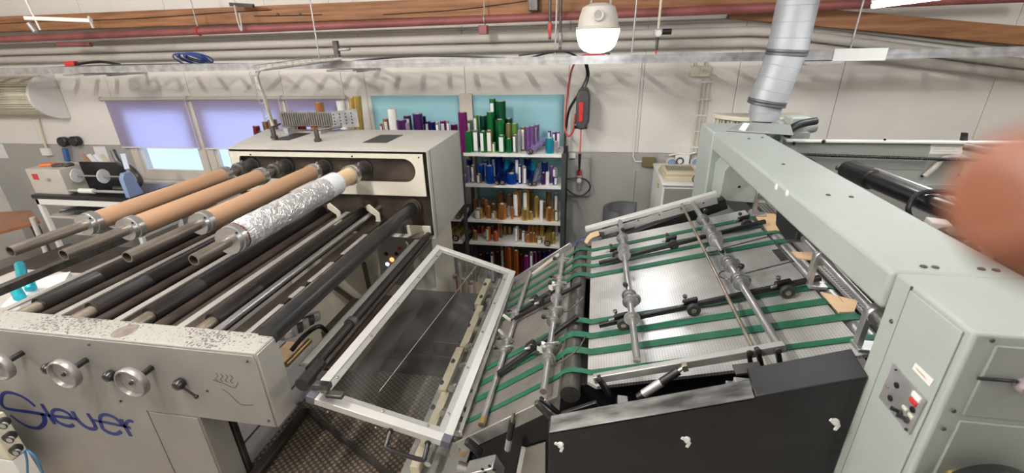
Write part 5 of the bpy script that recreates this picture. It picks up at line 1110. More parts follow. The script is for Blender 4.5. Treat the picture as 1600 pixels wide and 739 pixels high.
# fittings at the top left
t = thing('hanging_bracket_arm', 'pale steel angle arm with hanging rods at the top left corner', 'bracket', W(45, 25, 'Y', 3.6))
obj('arm', beam(B(), W(40, 28, 'Y', 3.6), W(142, 32, 'Y', 3.6), .03, .03), M['white'], t); obj('rod', cyl(B(), W(40, 0, 'Y', 3.6), W(63, 47, 'Y', 3.6), .007, 8), M['white'], t)
obj('rod', cyl(B(), W(45, 36, 'Y', 3.6), W(56, 50, 'Y', 3.6), .02, 10), M['galv'], t); obj('rod', cyl(B(), W(138, 25, 'Y', 3.6), W(146, 44, 'Y', 3.6), .01, 8), M['greypipe'], t); obj('rod', cyl(B(), W(55, 32, 'Y', 3.6)+Vector((0, 0, .4)), W(55, 32, 'Y', 3.6), .004, 8), M['galv'], t)
t = thing('black_cable_clip', 'black clamp bar with hanging strap on the beam near the top left', 'clamp', W(375, 8, 'Y', 4.1))
obj('clip_bar', beam(B(), W(360, 7, 'Y', 4.1), W(396, 9, 'Y', 4.1), .03, .03), M['black'], t); obj('strap', tube(B(), [W(366, 8, 'Y', 4.05), W(372, 35, 'Y', 4.05), W(378, 48, 'Y', 4.05), W(374, 20, 'Y', 4.05)], .007, 6), M['greypipe'], t); obj('strap', cyl(B(), W(368, 8, 'Y', 4.1), W(368, 8, 'Y', 4.1)+Vector((0, 0, .3)), .005, 6), M['galv'], t)

# ================================================================ LEFT BACKGROUND
t = thing('rewinder_bench', 'dark topped bench with pale steel legs at the far left', 'bench', (-5, 3.6, 0))
q0, q1 = W(48, 306, 'Y', 3.45), W(200, 306, 'Y', 3.45); bz_ = (q0.z+q1.z)/2-.02
obj('bench_top', box(B(), q0.x, q1.x, 3.45, 3.95, bz_-.03, bz_+.01), M['black'], t, .003); obj('front_rail', box(B(), q0.x+.03, q1.x-.02, 3.45, 3.48, bz_-.09, bz_-.03), M['white'], t, .002)
for x in (q0.x+.05, q1.x-.05):
    for y in (3.47, 3.93): obj('leg', box(B(), x-.02, x+.02, y-.02, y+.02, 0, bz_-.03), M['white'], t, .002)
for z in (.35, .72, .9): obj('shelf', box(B(), q0.x+.04, q1.x-.04, 3.47, 3.93, z, z+.02), M['greypipe'], t, .002)
r4 = random.Random(5)
for k in range(7):
    x = q0.x+.25+(q1.x-q0.x-.5)*r4.random(); z = (.93, .74)[k % 2]+.015*(k//2)
    tag(obj('folded_sheet', obox(B(), (x, 3.62+.05*(k % 3), z), (1, r4.uniform(-.3, .3), 0), (r4.uniform(-.2, .2), 1, 0), (0, 0, 1), .34, .26, .012), M['paper' if k % 3 else 'darkgrey'], None), '%s sheet stack on the %s bench shelf, %s' % (('dark' if k % 3 == 0 else 'white'), ('upper', 'lower')[k % 2], ['first', 'second', 'third', 'fourth', 'fifth', 'sixth', 'seventh'][k]+' of the loose piles'), 'paper sheets', 'sheets on the bench shelves')
t = thing('rewinder_machine', 'small bench rewinder with grey switch box, clear discs and blue end bracket', 'rewinder', (-5, 3.6, bz_))
bx = W(35, 270, 'Y', 3.5).x; w0 = W(30, 266, 'Y', 3.5); w1 = W(82, 304, 'Y', 3.5)
obj('switch_box', box(B(), q0.x+.0, q0.x+.42, 3.50, 3.80, bz_+.01, bz_+.27), M['greypipe'], t, .004); obj('red_badge', box(B(), q0.x+.06, q0.x+.13, 3.497, 3.50, bz_+.16, bz_+.22), M['red'], t, .001); obj('toggle', cyl(B(), (q0.x+.26, 3.5, bz_+.17), (q0.x+.26, 3.47, bz_+.17), .014, 10), M['steel'], t)
obj('black_backing', box(B(), q0.x+.42, q0.x+.95, 3.70, 3.72, bz_+.01, bz_+.30), M['black'], t, .004)
obj('rewind_shaft', cyl(B(), (q0.x+.42, 3.58, bz_+.19), (q1.x-.05, 3.58, bz_+.19), .008, 10), M['chrome'], t); obj('drive_bar', cyl(B(), (q0.x+.42, 3.52, bz_+.05), (q1.x-.05, 3.52, bz_+.05), .016, 12), M['alu'], t)
for x in (.5, .82): obj('clear_disc', lathe(B(), (q0.x+x, 3.58, bz_+.19), (1, .15, 0), [(0, .07), (.008, .07)], 24), M['paper'], t)
obj('sleeve', cyl(B(), (q0.x+.55, 3.52, bz_+.05), (q0.x+.72, 3.52, bz_+.05), .026, 14), M['white'], t)
ex = q1.x-.06; bm = B(); prism(bm, [(ex, 3.47, bz_+.01), (ex, 3.47, bz_+.20), (ex, 3.50, bz_+.25), (ex, 3.57, bz_+.25), (ex, 3.62, bz_+.01)], (.05, 0, 0)); obj('end_bracket', bm, M['bluesteel'], t, .004); obj('raised_arm', beam(B(), (ex-.02, 3.6, bz_+.26), (ex-.08, 3.66, bz_+.40), .04, .03), mat('light blue arm', (.55, .62, .75), .4), t, .004)
tag(obj('curled_hose', tube(B(), [(q0.x+.80, 3.66, bz_+.04), (q0.x+1.05, 3.66, bz_+.05), (q0.x+1.15, 3.66, bz_+.14), (q0.x+1.05, 3.70, bz_+.24), (q0.x+.9, 3.72, bz_+.3), (q0.x+.85, 3.74, bz_+.42)], .025, 8), M['dsteel']), 'dark curled hose behind the bench rewinder', 'hose')
for k in range(4): tag(obj('work_glove', obox(B(), (q0.x+.12+.08*k, 3.62+.02*(k % 2), bz_+.285), (1, .4*(-1)**k, 0), (-.4*(-1)**k, 1, 0), (0, 0, 1), .11, .08, .03), M['orange' if k < 2 else 'dsteel'], None, .012), '%s glove on the grey switch box, %s' % (('orange' if k < 2 else 'dark'), ['first', 'second', 'third', 'fourth'][k]+' from the left'), 'glove', 'gloves on the switch box')
for k in range(4):
    q = Vector((q0.x+.46+k*.08, 3.80, bz_+.20)); tag(obj('cardboard_strip', obox(B(), q, (1, 0, .3), (0, 1, 0), (-.6, 0, 1), .04, .02, .36), M[('kraft', 'paper', 'paper', 'beige')[k]], None, .002), '%s strip leaning behind the bench, %s from the left' % (('brown', 'white', 'pale', 'beige')[k], ('first', 'second', 'third', 'fourth')[k]), 'cardboard strip', 'strips behind the bench')
t = thing('tape_gun', 'black round reels with a blue handle hanging on the left wall', 'tape dispenser', wl(105, 230))
for x, y in ((97, 222), (115, 221)): q = wl(x, y, 4.33); obj('reel', lathe(B(), q+Vector((0, .05, 0)), (.1, -1, 0), [(0, .055), (.06, .06), (.07, .05), (.075, 0)], 20), M['black'], t)
obj('blue_handle', beam(B(), wl(101, 232, 4.33), wl(106, 252, 4.33), .04, .05), mat('blue handle', (.04, .13, .35), .5), t, .008); obj('wall_hook', box(B(), wl(105, 222).x-.02, wl(105, 222).x+.02, 4.36, YW, wl(105, 222).z, wl(105, 222).z+.03), M['galv'], t)
for (pp, lab) in (([(145, 229), (164, 229), (176, 262), (157, 262)], 'white paper sheet pinned on the grey wall left of the window'), ([(-12, 224), (4, 225), (14, 247), (-14, 247)], 'white notice at the left edge of the wall')):
    tag(obj('paper_sheet', prism(B(), [wl(x, y, YW-.002) for x, y in pp], (0, -.002, 0)), M['paper']), lab, 'paper')
tag(obj('hanging_electric_cable', tube(B(), [wl(59, 186, 4.38), wl(64, 205, 4.37), wl(70, 225, 4.37), wl(75, 238, 4.37)], .012, 6), M['grille']), 'cream cord hanging under the slatted drum', 'cord'); q = wl(75, 236); tag(obj('wall_socket', box(B(), q.x-.06, q.x+.06, YW-.04, YW, q.z-.05, q.z+.04), M['white'], None, .005), 'white double socket under the hanging cord at the left', 'socket')
t = thing('brown_table', 'reddish brown topped table at the far left under the bench', 'table', (-5.8, 3.0, 0))
z_ = .86; a, b, c, d = W(-60, 335, 'Z', z_), W(48, 328, 'Z', z_), W(62, 345, 'Z', z_), W(-60, 378, 'Z', z_)
obj('tabletop', prism(B(), [a, b, c, d], (0, 0, -.03)), M['redtop'], t, .003)
for p in (b, c, d, a): obj('leg', cyl(B(), (p.x*.98-.08, p.y*.98, 0), (p.x*.98-.08, p.y*.98, z_-.03), .025, 12), M['dsteel'], t)
t = thing('wire_frame_cart', 'grey tubular cart legs standing between the bench and the tubes', 'cart', W(80, 400, 'Z', 0.4))
for (p, q) in (((50, 340), (78, 410)), ((155, 230), (160, 240))):
    if p[0] == 50: obj('cart_post', cyl(B(), W(*p, 'Y', 3.0), W(*q, 'Y', 3.0), .02, 10), M['greypipe'], t)
obj('cart_tray', box(B(), -4.9, -3.9, 2.7, 3.2, .62, .64), M['recess'], t); obj('cart_tray', box(B(), -4.4, -3.2, 2.2, 2.8, .95, .965), M['rusty'], t)
obj('cart_post', box(B(), -4.88, -4.85, 2.72, 2.75, 0, .62), M['greypipe'], t); obj('cart_post', box(B(), -3.95, -3.92, 3.15, 3.18, 0, .62), M['greypipe'], t); obj('cart_post', box(B(), -3.3, -3.27, 2.25, 2.28, 0, .95), M['greypipe'], t)
tag(obj('white_sheet_pile', prism(B(), [W(0, 480, 'Z', 1.0), W(40, 440, 'Z', 1.0), W(110, 424, 'Z', 1.0), W(100, 440, 'Z', 1.0), W(30, 478, 'Z', 1.0)], (0, 0, -.03)), M['paper']), 'white sheets lying beside the leftmost guide roller', 'paper sheets')
t = thing('sheet_stand', 'dark low stand carrying the white sheets at the left edge', 'stand', (-3.1, 1.9, 0)); q = W(55, 452, 'Z', .97); obj('stand_top', box(B(), q.x-.5, q.x+.35, q.y-.35, q.y+.25, .93, .968), M['greypipe'], t); obj('stand_body', box(B(), q.x-.4, q.x+.25, q.y-.25, q.y+.15, 0, .93), M['greypipe'], t)
cya = foilmat('cyan foil', (.03, .50, .62))
for i, (a, b) in enumerate((((31, 414), (41, 434)), ((24, 452), (37, 462)), ((45, 442), (54, 449)))):
    p, q = W(*a, 'Z', 1.06), W(*b, 'Z', 1.03)
    t = thing('cyan_foil_roll', 'small cyan foil roll at the left edge, %s' % ('farthest one standing out beyond the dark bar', 'nearest one on the white sheets', 'middle one on the white sheets')[i], 'foil roll', p, 'cyan rolls at the left edge')
    obj('roll_body', cyl(B(), p, q+Vector((0, -.02, 0)), .03, 18), cya, t); obj('core_end', cyl(B(), p+(p-q).normalized()*.002, p, .02, 14), M['paper'], t)
t = thing('black_curved_bin', 'black curved plastic chair back standing behind the delivery table', 'chair', W(970, 330, 'Y', 3.4))
bm = B(); q = W(966, 330, 'Y', 3.4); n = 12; P1 = []
for i in range(n+1):
    a = math.pi*(.08+.62*i/n); P1.append((q.x+.02-.18*math.cos(math.pi-a)*1.0, 3.5-.20*math.sin(a)))
cs = [(W(995, 325, 'Y', 3.6).x, 3.6), (W(970, 325, 'Y', 3.62).x, 3.62), (W(950, 325, 'Y', 3.58).x, 3.56), (W(942, 330, 'Y', 3.45).x, 3.45), (W(950, 330, 'Y', 3.35).x, 3.35), (W(968, 330, 'Y', 3.3).x, 3.30)]
pts = smoothpts([(x, y, 0) for x, y in cs], 4); zt2 = W(995, 316, 'Y', 3.6).z
vs = []
for p in pts:
    nx, ny = 0, 0; vs.append([bm.verts.new((p.x, p.y, z)) for z in (.75, zt2)])
for A, Bq in zip(vs, vs[1:]): bm.faces.new((A[0], Bq[0], Bq[1], A[1])).smooth = True
o = obj('curved_back', bm, M['darkgrey'], t); s = o.modifiers.new('s', 'SOLIDIFY'); s.thickness = .025
obj('seat', box(B(), q.x-.12, q.x+.18, 3.3, 3.6, .72, .76), M['darkgrey'], t, .01); obj('pedestal', cyl(B(), (q.x, 3.45, 0), (q.x, 3.45, .72), .03, 12), M['dsteel'], t)

# ================================================================ FOIL SHELVES
FCOL = dict(green=(.02, .24, .07), dgreen=(.01, .11, .06), lime=(.20, .42, .10), olive=(.36, .30, .12), sgreen=(.28, .36, .30), violet=(.30, .15, .42), lilac=(.42, .33, .60), purple=(.13, .04, .20), magenta=(.30, .03, .22),
            blue=(.01, .10, .55), navy=(.01, .03, .20), silver=(.55, .55, .58), brown=(.32, .20, .14), gold=(.60, .42, .13), dgold=(.32, .21, .08), copper=(.62, .28, .10), orange=(.62, .16, .04), dred=(.25, .03, .03), cyan=(.03, .42, .60), white=(.75, .75, .74))
CNAME = dict(green='emerald green', dgreen='dark green', lime='light green', olive='olive gold', sgreen='silvery green', violet='violet', lilac='lilac', purple='deep purple', magenta='magenta', blue='bright blue', navy='navy blue', silver='silver', brown='brownish', gold='gold', dgold='dark gold', copper='copper', orange='orange', dred='dark red', cyan='cyan', white='white')
FM = {k: foilmat('foil ' + k, v, .26 if k != 'white' else .6, .72 if k != 'white' else 0) for k, v in FCOL.items()}
ORD = ['first', 'second', 'third', 'fourth', 'fifth', 'sixth', 'seventh', 'eighth', 'ninth', 'tenth', 'eleventh', 'twelfth', 'thirteenth', 'fourteenth', 'fifteenth', 'sixteenth', 'seventeenth', 'eighteenth', 'nineteenth', 'twentieth'] + ['twenty-'+s for s in ('first', 'second', 'third', 'fourth', 'fifth', 'sixth', 'seventh', 'eighth', 'ninth')] + ['thirtieth'] + ['thirty-'+s for s in ('first', 'second', 'third', 'fourth', 'fifth')]
SX0, SX1, SY0, SY1 = -1.20, -.235, 3.95, 4.30
ZS = [W(800, y, 'Y', SY0).z for y in (240.5, 289.5, 345.5, 381)]; ZS.append(.12)
def shelf_unit(name, label, x0, x1, zs, posts=2):
    t = thing(name, label, 'shelving unit', (x0, SY0, 0))
    for z in zs: obj('shelf_board', box(B(), x0+.03, x1-.03, SY0, SY1, z-.028, z), M['white'], t, .002)
    for x in (x0+.012, x1-.012)[:posts]:
        for y in (SY0, SY1-.03):
            bm = B(); s = 1 if x < (x0+x1)/2 else -1; box(bm, x-.018, x+.018, y-.002, y+.002, 0, zs[0]+(.01 if x0 > -1.3 else -.02)); box(bm, x-s*.018-.002, x-s*.018+.002, y, y+.035, 0, zs[0]+.01); obj('post', bm, M['darkgrey'], t)
    obj('back_sheet', box(B(), x0+.03, x1-.03, SY1-.01, SY1-.004, 0, zs[2]), M['darkgrey'], t)
    return t
shelf_unit('foil_shelf_unit', 'white boarded shelving unit with dark posts full of coloured foil rolls', SX0, SX1, ZS)
ZL2 = [z for z in ZS]; shelf_unit('foil_shelf_unit', 'second white shelving unit mostly hidden behind the rear housing', -2.33, SX0-.01, ZL2, 1)
shelf_unit('foil_shelf_unit', 'third shelving unit under the windows, hidden behind the rear housing', -3.5, -2.34, ZL2)
ROWY = dict(f=4.01, m=4.09, b=4.19)
def roll_mesh(r, h, mt, label_side, lm=None):
    pass
def stand_roll(cx, top, wpx, col, row, z, shelf, group, lab=False, lean=0):
    Y = ROWY[row]; p = W(cx, top, 'Y', Y); d = (p-EYE).dot(F); r = max(.010, wpx/2*d/f_px*1.12); h = max(.05, p.z-z)
    RO.setdefault(shelf, []).append((p.x, Y, r, h, col, z, group, lab, lean, None))
def lie_roll(a, b, wpx, col, z, shelf, group):
    RO.setdefault(shelf, []).append((a, b, wpx, col, z, group))
RO = {}
def mk_roll(x, Y, r, h, col, z, group, lab, lean, label):
    t = thing('foil_roll', label, 'foil roll', (x, Y, z), group)
    lx = h*lean
    bm = B(); p0 = Vector((x, Y, z)); p1 = Vector((x+lx, Y, z+h))
    pipe(bm, p0, p1, r, r*.45, 14); obj('foil_winding', bm, FM[col], t)
    obj('core', pipe(B(), p0, p1+(p1-p0).normalized()*.004, r*.5, r*.38, 10), M['greypipe'], t)
    if lab:
        bm = B(); s = rnd.uniform(-.5, .5); a0 = -math.pi/2+s; n = 5; P_ = []
        z0, z1 = h*.08, h*.92
        for i in range(n+1):
            a = a0+(i/n-.5)*1.1; P_.append([bm.verts.new((x+lx*zz/h+(r+.0012)*math.cos(a), Y+(r+.0012)*math.sin(a), z+zz)) for zz in (z0, z1)])
        for A, Bq in zip(P_, P_[1:]): bm.faces.new((A[0], Bq[0], Bq[1], A[1]))
        obj('paper_label', bm, M['paper'], t)
def cA(x): return 560+x/4.618
def cAy(y): return 130+y/4.618
def cB(x): return 680+x/4.927
def cBy(y): return 280+y/4.927
G1 = 'foil rolls on the top shelf'
for (x, y, w_, c, rw, l) in ((790, 345, 60, 'green', 'f', 0), (800, 268, 44, 'sgreen', 'b', 1), (842, 338, 42, 'sgreen', 'f', 1), (848, 232, 34, 'lime', 'b', 1), (900, 235, 52, 'dgreen', 'b', 0), (900, 345, 44, 'green', 'f', 1), (943, 340, 44, 'olive', 'f', 1), (950, 208, 46, 'green', 'm', 0), (967, 112, 42, 'green', 'b', 1), (1025, 130, 68, 'dgreen', 'b', 0), (1020, 262, 62, 'green', 'm', 0), (1032, 375, 50, 'green', 'f', 1), (980, 430, 24, 'lime', 'f', 1), (1085, 255, 50, 'dgreen', 'b', 0), (1082, 290, 40, 'olive', 'm', 0), (1128, 292, 44, 'lime', 'm', 0), (1085, 400, 40, 'green', 'f', 0), (1132, 372, 34, 'sgreen', 'f', 1), (1160, 338, 24, 'silver', 'f', 0), (1187, 318, 30, 'olive', 'm', 1), (1222, 315, 42, 'violet', 'm', 0), (1255, 308, 40, 'violet', 'm', 0), (1285, 300, 38, 'violet', 'b', 1), (1380, 395, 54, 'cyan', 'f', 0), (1380, 342, 22, 'violet', 'b', 1), (1412, 355, 24, 'purple', 'b', 1), (1440, 350, 28, 'violet', 'b', 1), (1425, 420, 34, 'silver', 'f', 0)):
    stand_roll(cA(x), cAy(y), w_/4.618, c, rw, ZS[0], 'top', G1, l)
G2 = 'foil rolls on the blue shelf'
for (x, y, w_, c, rw, l) in ((790, 600, 30, 'lilac', 'f', 0), (800, 550, 40, 'navy', 'b', 0), (828, 592, 32, 'brown', 'f', 1), (870, 655, 34, 'brown', 'f', 1), (885, 588, 44, 'blue', 'm', 0), (912, 560, 44, 'blue', 'b', 1), (945, 595, 54, 'blue', 'f', 0), (970, 532, 36, 'navy', 'b', 1), (1010, 532, 56, 'navy', 'b', 0), (1070, 545, 44, 'cyan', 'b', 0), (1105, 650, 66, 'blue', 'f', 0), (1143, 535, 32, 'blue', 'm', 1), (1165, 590, 22, 'navy', 'f', 1), (1195, 600, 30, 'silver', 'f', 1), (1220, 545, 48, 'navy', 'b', 0), (1260, 560, 40, 'cyan', 'b', 0), (1345, 570, 44, 'navy', 'm', 0), (1365, 640, 24, 'white', 'f', 0), (1335, 645, 30, 'purple', 'f', 0), (1395, 600, 32, 'violet', 'm', 0), (1420, 610, 34, 'silver', 'm', 1), (1420, 675, 30, 'navy', 'f', 1)):
    stand_roll(cA(x), cAy(y), w_/4.618, c, rw, ZS[1], 'blue', G2, l)
G3 = 'foil rolls on the gold shelf'
for (x, y, w_, c, rw, l) in ((312, 150, 34, 'dgold', 'b', 0), (335, 225, 62, 'gold', 'f', 1), (372, 150, 44, 'brown', 'b', 0), (392, 160, 32, 'copper', 'm', 0), (410, 208, 34, 'copper', 'f', 0), (448, 190, 36, 'dgold', 'm', 0), (455, 248, 44, 'gold', 'f', 1), (500, 95, 54, 'dgold', 'b', 0), (515, 190, 62, 'copper', 'f', 0), (572, 118, 48, 'brown', 'b', 0), (565, 210, 26, 'silver', 'm', 1), (590, 215, 20, 'copper', 'f', 0), (625, 95, 52, 'copper', 'm', 1), (650, 62, 30, 'dgold', 'b', 1), (700, 80, 46, 'gold', 'm', 1), (738, 82, 34, 'dgold', 'b', 0), (693, 228, 54, 'gold', 'f', 0), (735, 250, 30, 'gold', 'f', 0), (780, 135, 36, 'gold', 'm', 0), (818, 165, 24, 'white', 'f', 1), (838, 172, 24, 'dgold', 'm', 0), (875, 95, 40, 'dgold', 'b', 0), (880, 218, 48, 'copper', 'f', 0), (908, 240, 26, 'gold', 'f', 0), (930, 110, 30, 'brown', 'b', 1), (936, 240, 28, 'olive', 'f', 1)):
    stand_roll(cB(x), cBy(y), w_/4.927, c, rw, ZS[2], 'gold', G3, l)
G4 = 'foil rolls on the copper shelf'
for (x, y, w_, c, rw, l) in ((288, 375, 26, 'dred', 'b', 0), (305, 395, 34, 'dgold', 'f', 0), (335, 362, 30, 'dred', 'b', 0), (365, 365, 30, 'orange', 'b', 0), (385, 395, 22, 'brown', 'm', 1), (409, 370, 36, 'orange', 'f', 1), (440, 362, 32, 'dred', 'b', 0), (465, 405, 36, 'orange', 'f', 0), (488, 340, 14, 'copper', 'm', 0), (506, 342, 14, 'brown', 'm', 0), (535, 368, 34, 'dgold', 'b', 0), (572, 370, 32, 'dgold', 'b', 0), (610, 372, 24, 'silver', 'b', 0), (630, 365, 26, 'silver', 'f', 1), (655, 388, 20, 'dgold', 'm', 0), (680, 402, 24, 'silver', 'f', 1), (715, 425, 32, 'copper', 'f', 0), (738, 412, 24, 'dgold', 'f', 0), (760, 415, 22, 'copper', 'f', 0), (725, 360, 28, 'orange', 'b', 0), (755, 358, 26, 'gold', 'b', 0), (785, 360, 28, 'copper', 'b', 0), (822, 358, 34, 'gold', 'b', 0), (800, 455, 44, 'olive', 'f', 1), (912, 412, 30, 'gold', 'f', 0), (932, 362, 24, 'silver', 'b', 0)):
    stand_roll(cB(x), cBy(y), w_/4.927, c, rw, ZS[3], 'copper', G4, l)
G5 = 'foil rolls on the bottom shelf'
for (x, y, w_, c, rw, l) in ((350, 580, 30, 'dred', 'b', 0), (400, 570, 30, 'navy', 'b', 0), (440, 565, 30, 'brown', 'm', 1), (480, 560, 26, 'dred', 'b', 0), (515, 520, 22, 'silver', 'm', 1), (545, 520, 26, 'orange', 'm', 0), (570, 530, 30, 'orange', 'f', 0), (598, 522, 22, 'copper', 'm', 0), (625, 548, 34, 'orange', 'f', 0), (660, 580, 30, 'dred', 'b', 0), (702, 590, 38, 'magenta', 'f', 0), (740, 562, 22, 'silver', 'f', 1), (768, 560, 28, 'magenta', 'm', 0), (800, 560, 30, 'purple', 'b', 0), (840, 560, 30, 'navy', 'b', 0), (880, 550, 30, 'purple', 'b', 0), (250, 600, 34, 'gold', 'm', 0), (190, 610, 40, 'gold', 'f', 1), (300, 600, 30, 'dgold', 'm', 0), (130, 600, 36, 'gold', 'm', 0)):
    stand_roll(cB(x), cBy(y), w_/4.927, c, rw, ZS[4], 'bottom', G5, l)
G6 = 'foil rolls on top of the hidden shelf unit'
for (x, y, w_, c, rw, l) in ((165, 292, 20, 'copper', 'f', 1), (195, 258, 36, 'copper', 'm', 1), (240, 185, 58, 'white', 'f', 0), (310, 265, 66, 'purple', 'f', 0), (352, 235, 50, 'purple', 'b', 1), (352, 285, 34, 'silver', 'f', 0), (425, 220, 66, 'purple', 'm', 0), (468, 238, 30, 'navy', 'b', 0), (500, 275, 40, 'purple', 'b', 1), (535, 280, 36, 'navy', 'm', 0), (568, 282, 26, 'silver', 'f', 1), (610, 272, 38, 'magenta', 'm', 1), (642, 270, 20, 'silver', 'f', 1), (690, 298, 46, 'magenta', 'b', 0), (750, 210, 58, 'magenta', 'f', 0)):
    stand_roll(cA(x), cAy(y), w_/4.618, c, rw, ZS[0], 'hidden', G6, l)
G7 = 'foil rolls on the window shelf'
for (x, y, w_, c, rw, l, ln) in ((532, 158, 12, 'white', 'm', 1, 0), (545, 153, 9, 'gold', 'f', 0, .06), (553, 150, 11, 'gold', 'f', 0, .06), (498, 160, 12, 'copper', 'b', 0, 0), (490, 190, 10, 'orange', 'f', 0, 0), (470, 191, 12, 'dred', 'm', 0, 0), (456, 192, 10, 'orange', 'f', 1, 0), (425, 187, 12, 'brown', 'f', 0, 0), (415, 190, 10, 'dgold', 'm', 0, 0), (397, 197, 9, 'dred', 'f', 0, .1), (405, 205, 8, 'navy', 'f', 0, 0), (509, 185, 10, 'orange', 'm', 0, 0)):
    stand_roll(x, y, w_, c, rw, ZS[0], 'window', G7, l, ln)
SN = dict(top='of the top shelf', blue='of the blue shelf', gold='of the gold shelf', copper='of the copper shelf', bottom='of the bottom shelf', hidden='behind the rear housing', window='below the blinds')
for sh_, L_ in RO.items():
    L_ = sorted(L_, key=lambda q: q[0])
    for i, (x, Y, r, h, col, z, g_, lab, lean, _) in enumerate(L_):
        rowname = {4.01: 'front row', 4.09: 'middle row', 4.19: 'back row'}[Y]
        mk_roll(x, Y, r, h, col, z, g_, lab, lean, '%s foil roll, %s %s, %s from the left' % (CNAME[col], rowname, SN[sh_], ORD[i]))
for i, (x, y, w_, c) in enumerate(((664, 462, 14, 'gold'), (683, 404, 9, 'olive'), (691, 425, 12, 'gold'), (712, 430, 10, 'brown'), (725, 436, 11, 'olive'), (737, 440, 12, 'brown'), (703, 458, 11, 'silver'), (722, 462, 12, 'gold'))):
    p = W(x, y, 'Y', 3.15+.07*(i % 3)); d = (p-EYE).dot(F); mk_roll(p.x, p.y, w_/2*d/f_px, p.z-.42, c, .42, 'tall rolls on the low pallet', i % 2, 0, '%s foil roll on the low pallet seen through the cover, %s from the left' % (CNAME[c], ['first', 'third', 'fourth', 'sixth', 'seventh', 'eighth', 'second', 'fifth'][i]))
tp = thing('low_pallet', 'low pallet box behind the dark cabinet carrying tall foil rolls', 'pallet', (-.9, 3.2, 0))
obj('pallet_deck', box(B(), -1.5, -.4, 3.0, 3.5, .38, .42), M['woodtop'], tp); obj('pallet_base', box(B(), -1.45, -.45, 3.05, 3.45, 0, .38), M['recess'], tp)
# lying rolls that poke out
LY = ((826, 232, 846, 218, 7, 'lilac', ZS[0], 'lilac foil roll lying on top and poking out at the right of the top shelf'), (829, 241, 852, 218, 9, 'lilac', ZS[0], 'thicker lilac foil roll lying with its open end over the top shelf edge'),
      (776, 283, 787, 258, 8, 'navy', ZS[1], 'navy foil roll lying on the left part of the blue shelf'), (785, 286, 800, 257, 9, 'navy', ZS[1], 'navy foil roll lying beside the blue roll with its end out'), (835, 286, 843, 258, 8, 'silver', ZS[1], 'silver foil roll with dark end lying at the right of the blue shelf'), (828, 284, 832, 262, 7, 'navy', ZS[1], 'thin navy foil roll lying at the right of the blue shelf'),
      (855, 380, 859, 356, 10, 'gold', ZS[3], 'gold foil roll with dark round end lying at the right of the copper shelf'),
      (696, 369, 716, 350, 9, 'gold', ZS[3], 'gold foil roll with dark end lying beside the housing, left one'), (712, 374, 729, 352, 12, 'gold', ZS[3], 'gold foil roll with dark end lying beside the housing, right one'), (716, 338, 727, 322, 8, 'dgold', ZS[2], 'dark gold foil roll lying on the hidden unit beside the housing'))
for (x0, y0_, x1, y1_, wp, col, z, lab) in LY:
    p = W(x0, y0_, 'Y', 3.93); d = (p-EYE).dot(F); r = wp/2*d/f_px; q = W(x1, y1_, 'Y', 4.25)
    p.z = z+r+.004; q.z = max(q.z, z+r)
    q.z = min(q.z, z+r+.1)
    t = thing('foil_roll', lab, 'foil roll', p, 'lying foil rolls'); obj('foil_winding', cyl(B(), p, q, r, 16), FM[col], t)
    dd = (p-q).normalized(); obj('end_cap', lathe(B(), p, dd, [(0, r*.95), (.004, r*.95), (.005, r*.5)], 16), M['blackplastic'], t); obj('core', ring(B(), p+dd*.005, dd, r*.4, r*.1, 14, 6), M['greypipe'], t)
# dotted white tube print
p = W(cA(240), cAy(200), 'Y', 3.975)
bm = B()
for k in range(6): q = W(cA(238+(k % 2)*2), cAy(200+k*20), 'Y', 3.975); cyl(bm, q, q+Vector((0, .03, 0)), .006, 8)
tag(obj('tube_spots', bm, M['black']), 'black dots printed on the tall white tube behind the housing', 'print')

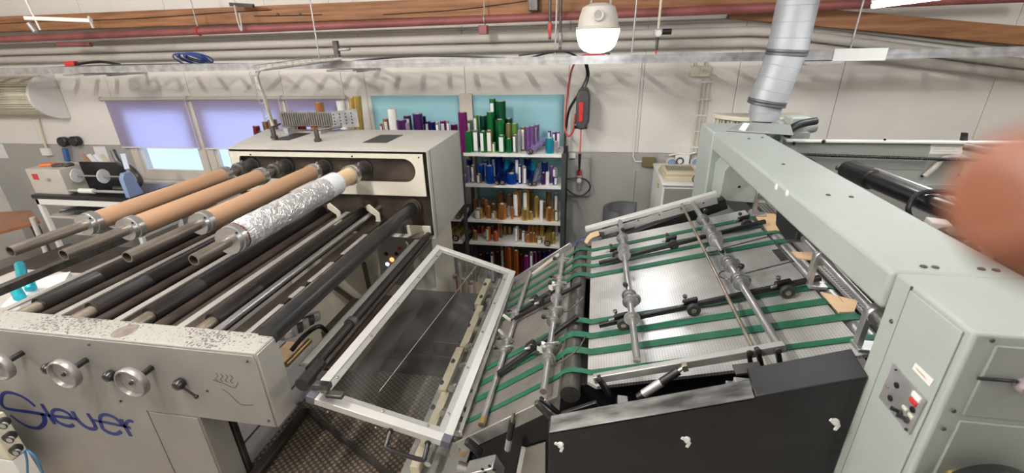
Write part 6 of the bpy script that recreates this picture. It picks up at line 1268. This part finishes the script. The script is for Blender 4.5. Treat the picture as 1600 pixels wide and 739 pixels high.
# ================================================================ HAND AT THE LENS EDGE
# finger tip of the photographer, close to the lens at the right
t = thing('person', 'blurred fingertip and hand of the person holding the camera at the right edge', 'person', EYE)
def EP(px_, py_, d): 
    v = F + RT*((px_-800)/f_px) - UP*((py_-369.5)/f_px); return EYE + v*d
bm = B()
def chain(pts, rad):
    n = 14; rings = []; pts = smoothpts(pts, 5); m_ = len(pts); s = None
    for i, p in enumerate(pts):
        u = i/(m_-1)*(len(rad)-1); k = min(int(u), len(rad)-2); r = rad[k]+(rad[k+1]-rad[k])*(u-k)
        a = (pts[min(i+1, m_-1)]-pts[max(i-1, 0)]).normalized()
        if s is None: s, _t = frame_of(a)
        s = (s-a*s.dot(a)).normalized(); tt = a.cross(s)
        rings.append([bm.verts.new(p+(s*math.cos(2*math.pi*j/n)+tt*math.sin(2*math.pi*j/n))*r) for j in range(n)])
    for A, Bq in zip(rings, rings[1:]):
        for j in range(n): bm.faces.new((A[j], A[(j+1) % n], Bq[(j+1) % n], Bq[j])).smooth = True
    bm.faces.new(rings[0][::-1]); bm.faces.new(rings[-1])
D = .055
tip = EP(1668, 318, D)
R_, U_, F_ = RT, UP, F
def HV(r, u, f): return tip + R_*r + U_*u + F_*f
chain([HV(-.0098, .001, 0), HV(-.0085, .001, 0), HV(-.004, .0005, 0), HV(.004, -.002, -.001), HV(.022, -.010, -.006), HV(.045, -.030, -.020), HV(.065, -.055, -.035)], [.0035, .0070, .0098, .0108, .0105, .0108, .0115])
fings = (((.025, -.030, .010), (.050, -.045, .0), (.07, -.07, -.02)), ((.03, -.05, .012), (.055, -.065, .0), (.075, -.085, -.02)), ((.04, -.07, .010), (.06, -.085, .0), (.08, -.10, -.02)))
for f3 in fings: chain([HV(*f3[0]), HV(*[a*.7+b*.3 for a, b in zip(f3[0], f3[1])]), HV(*f3[1]), HV(*f3[2])], [.003, .0085, .0092, .0105])
chain([HV(.03, -.02, -.045), HV(.04, -.035, -.05), HV(.06, -.06, -.05), HV(.085, -.09, -.045)], [.003, .0095, .011, .014])
chain([HV(.062, -.045, -.028), HV(.085, -.085, -.035), HV(.10, -.14, -.04), HV(.12, -.22, -.05)], [.014, .034, .030, .027])
hd = obj('hand', bm, M['skin'], t)
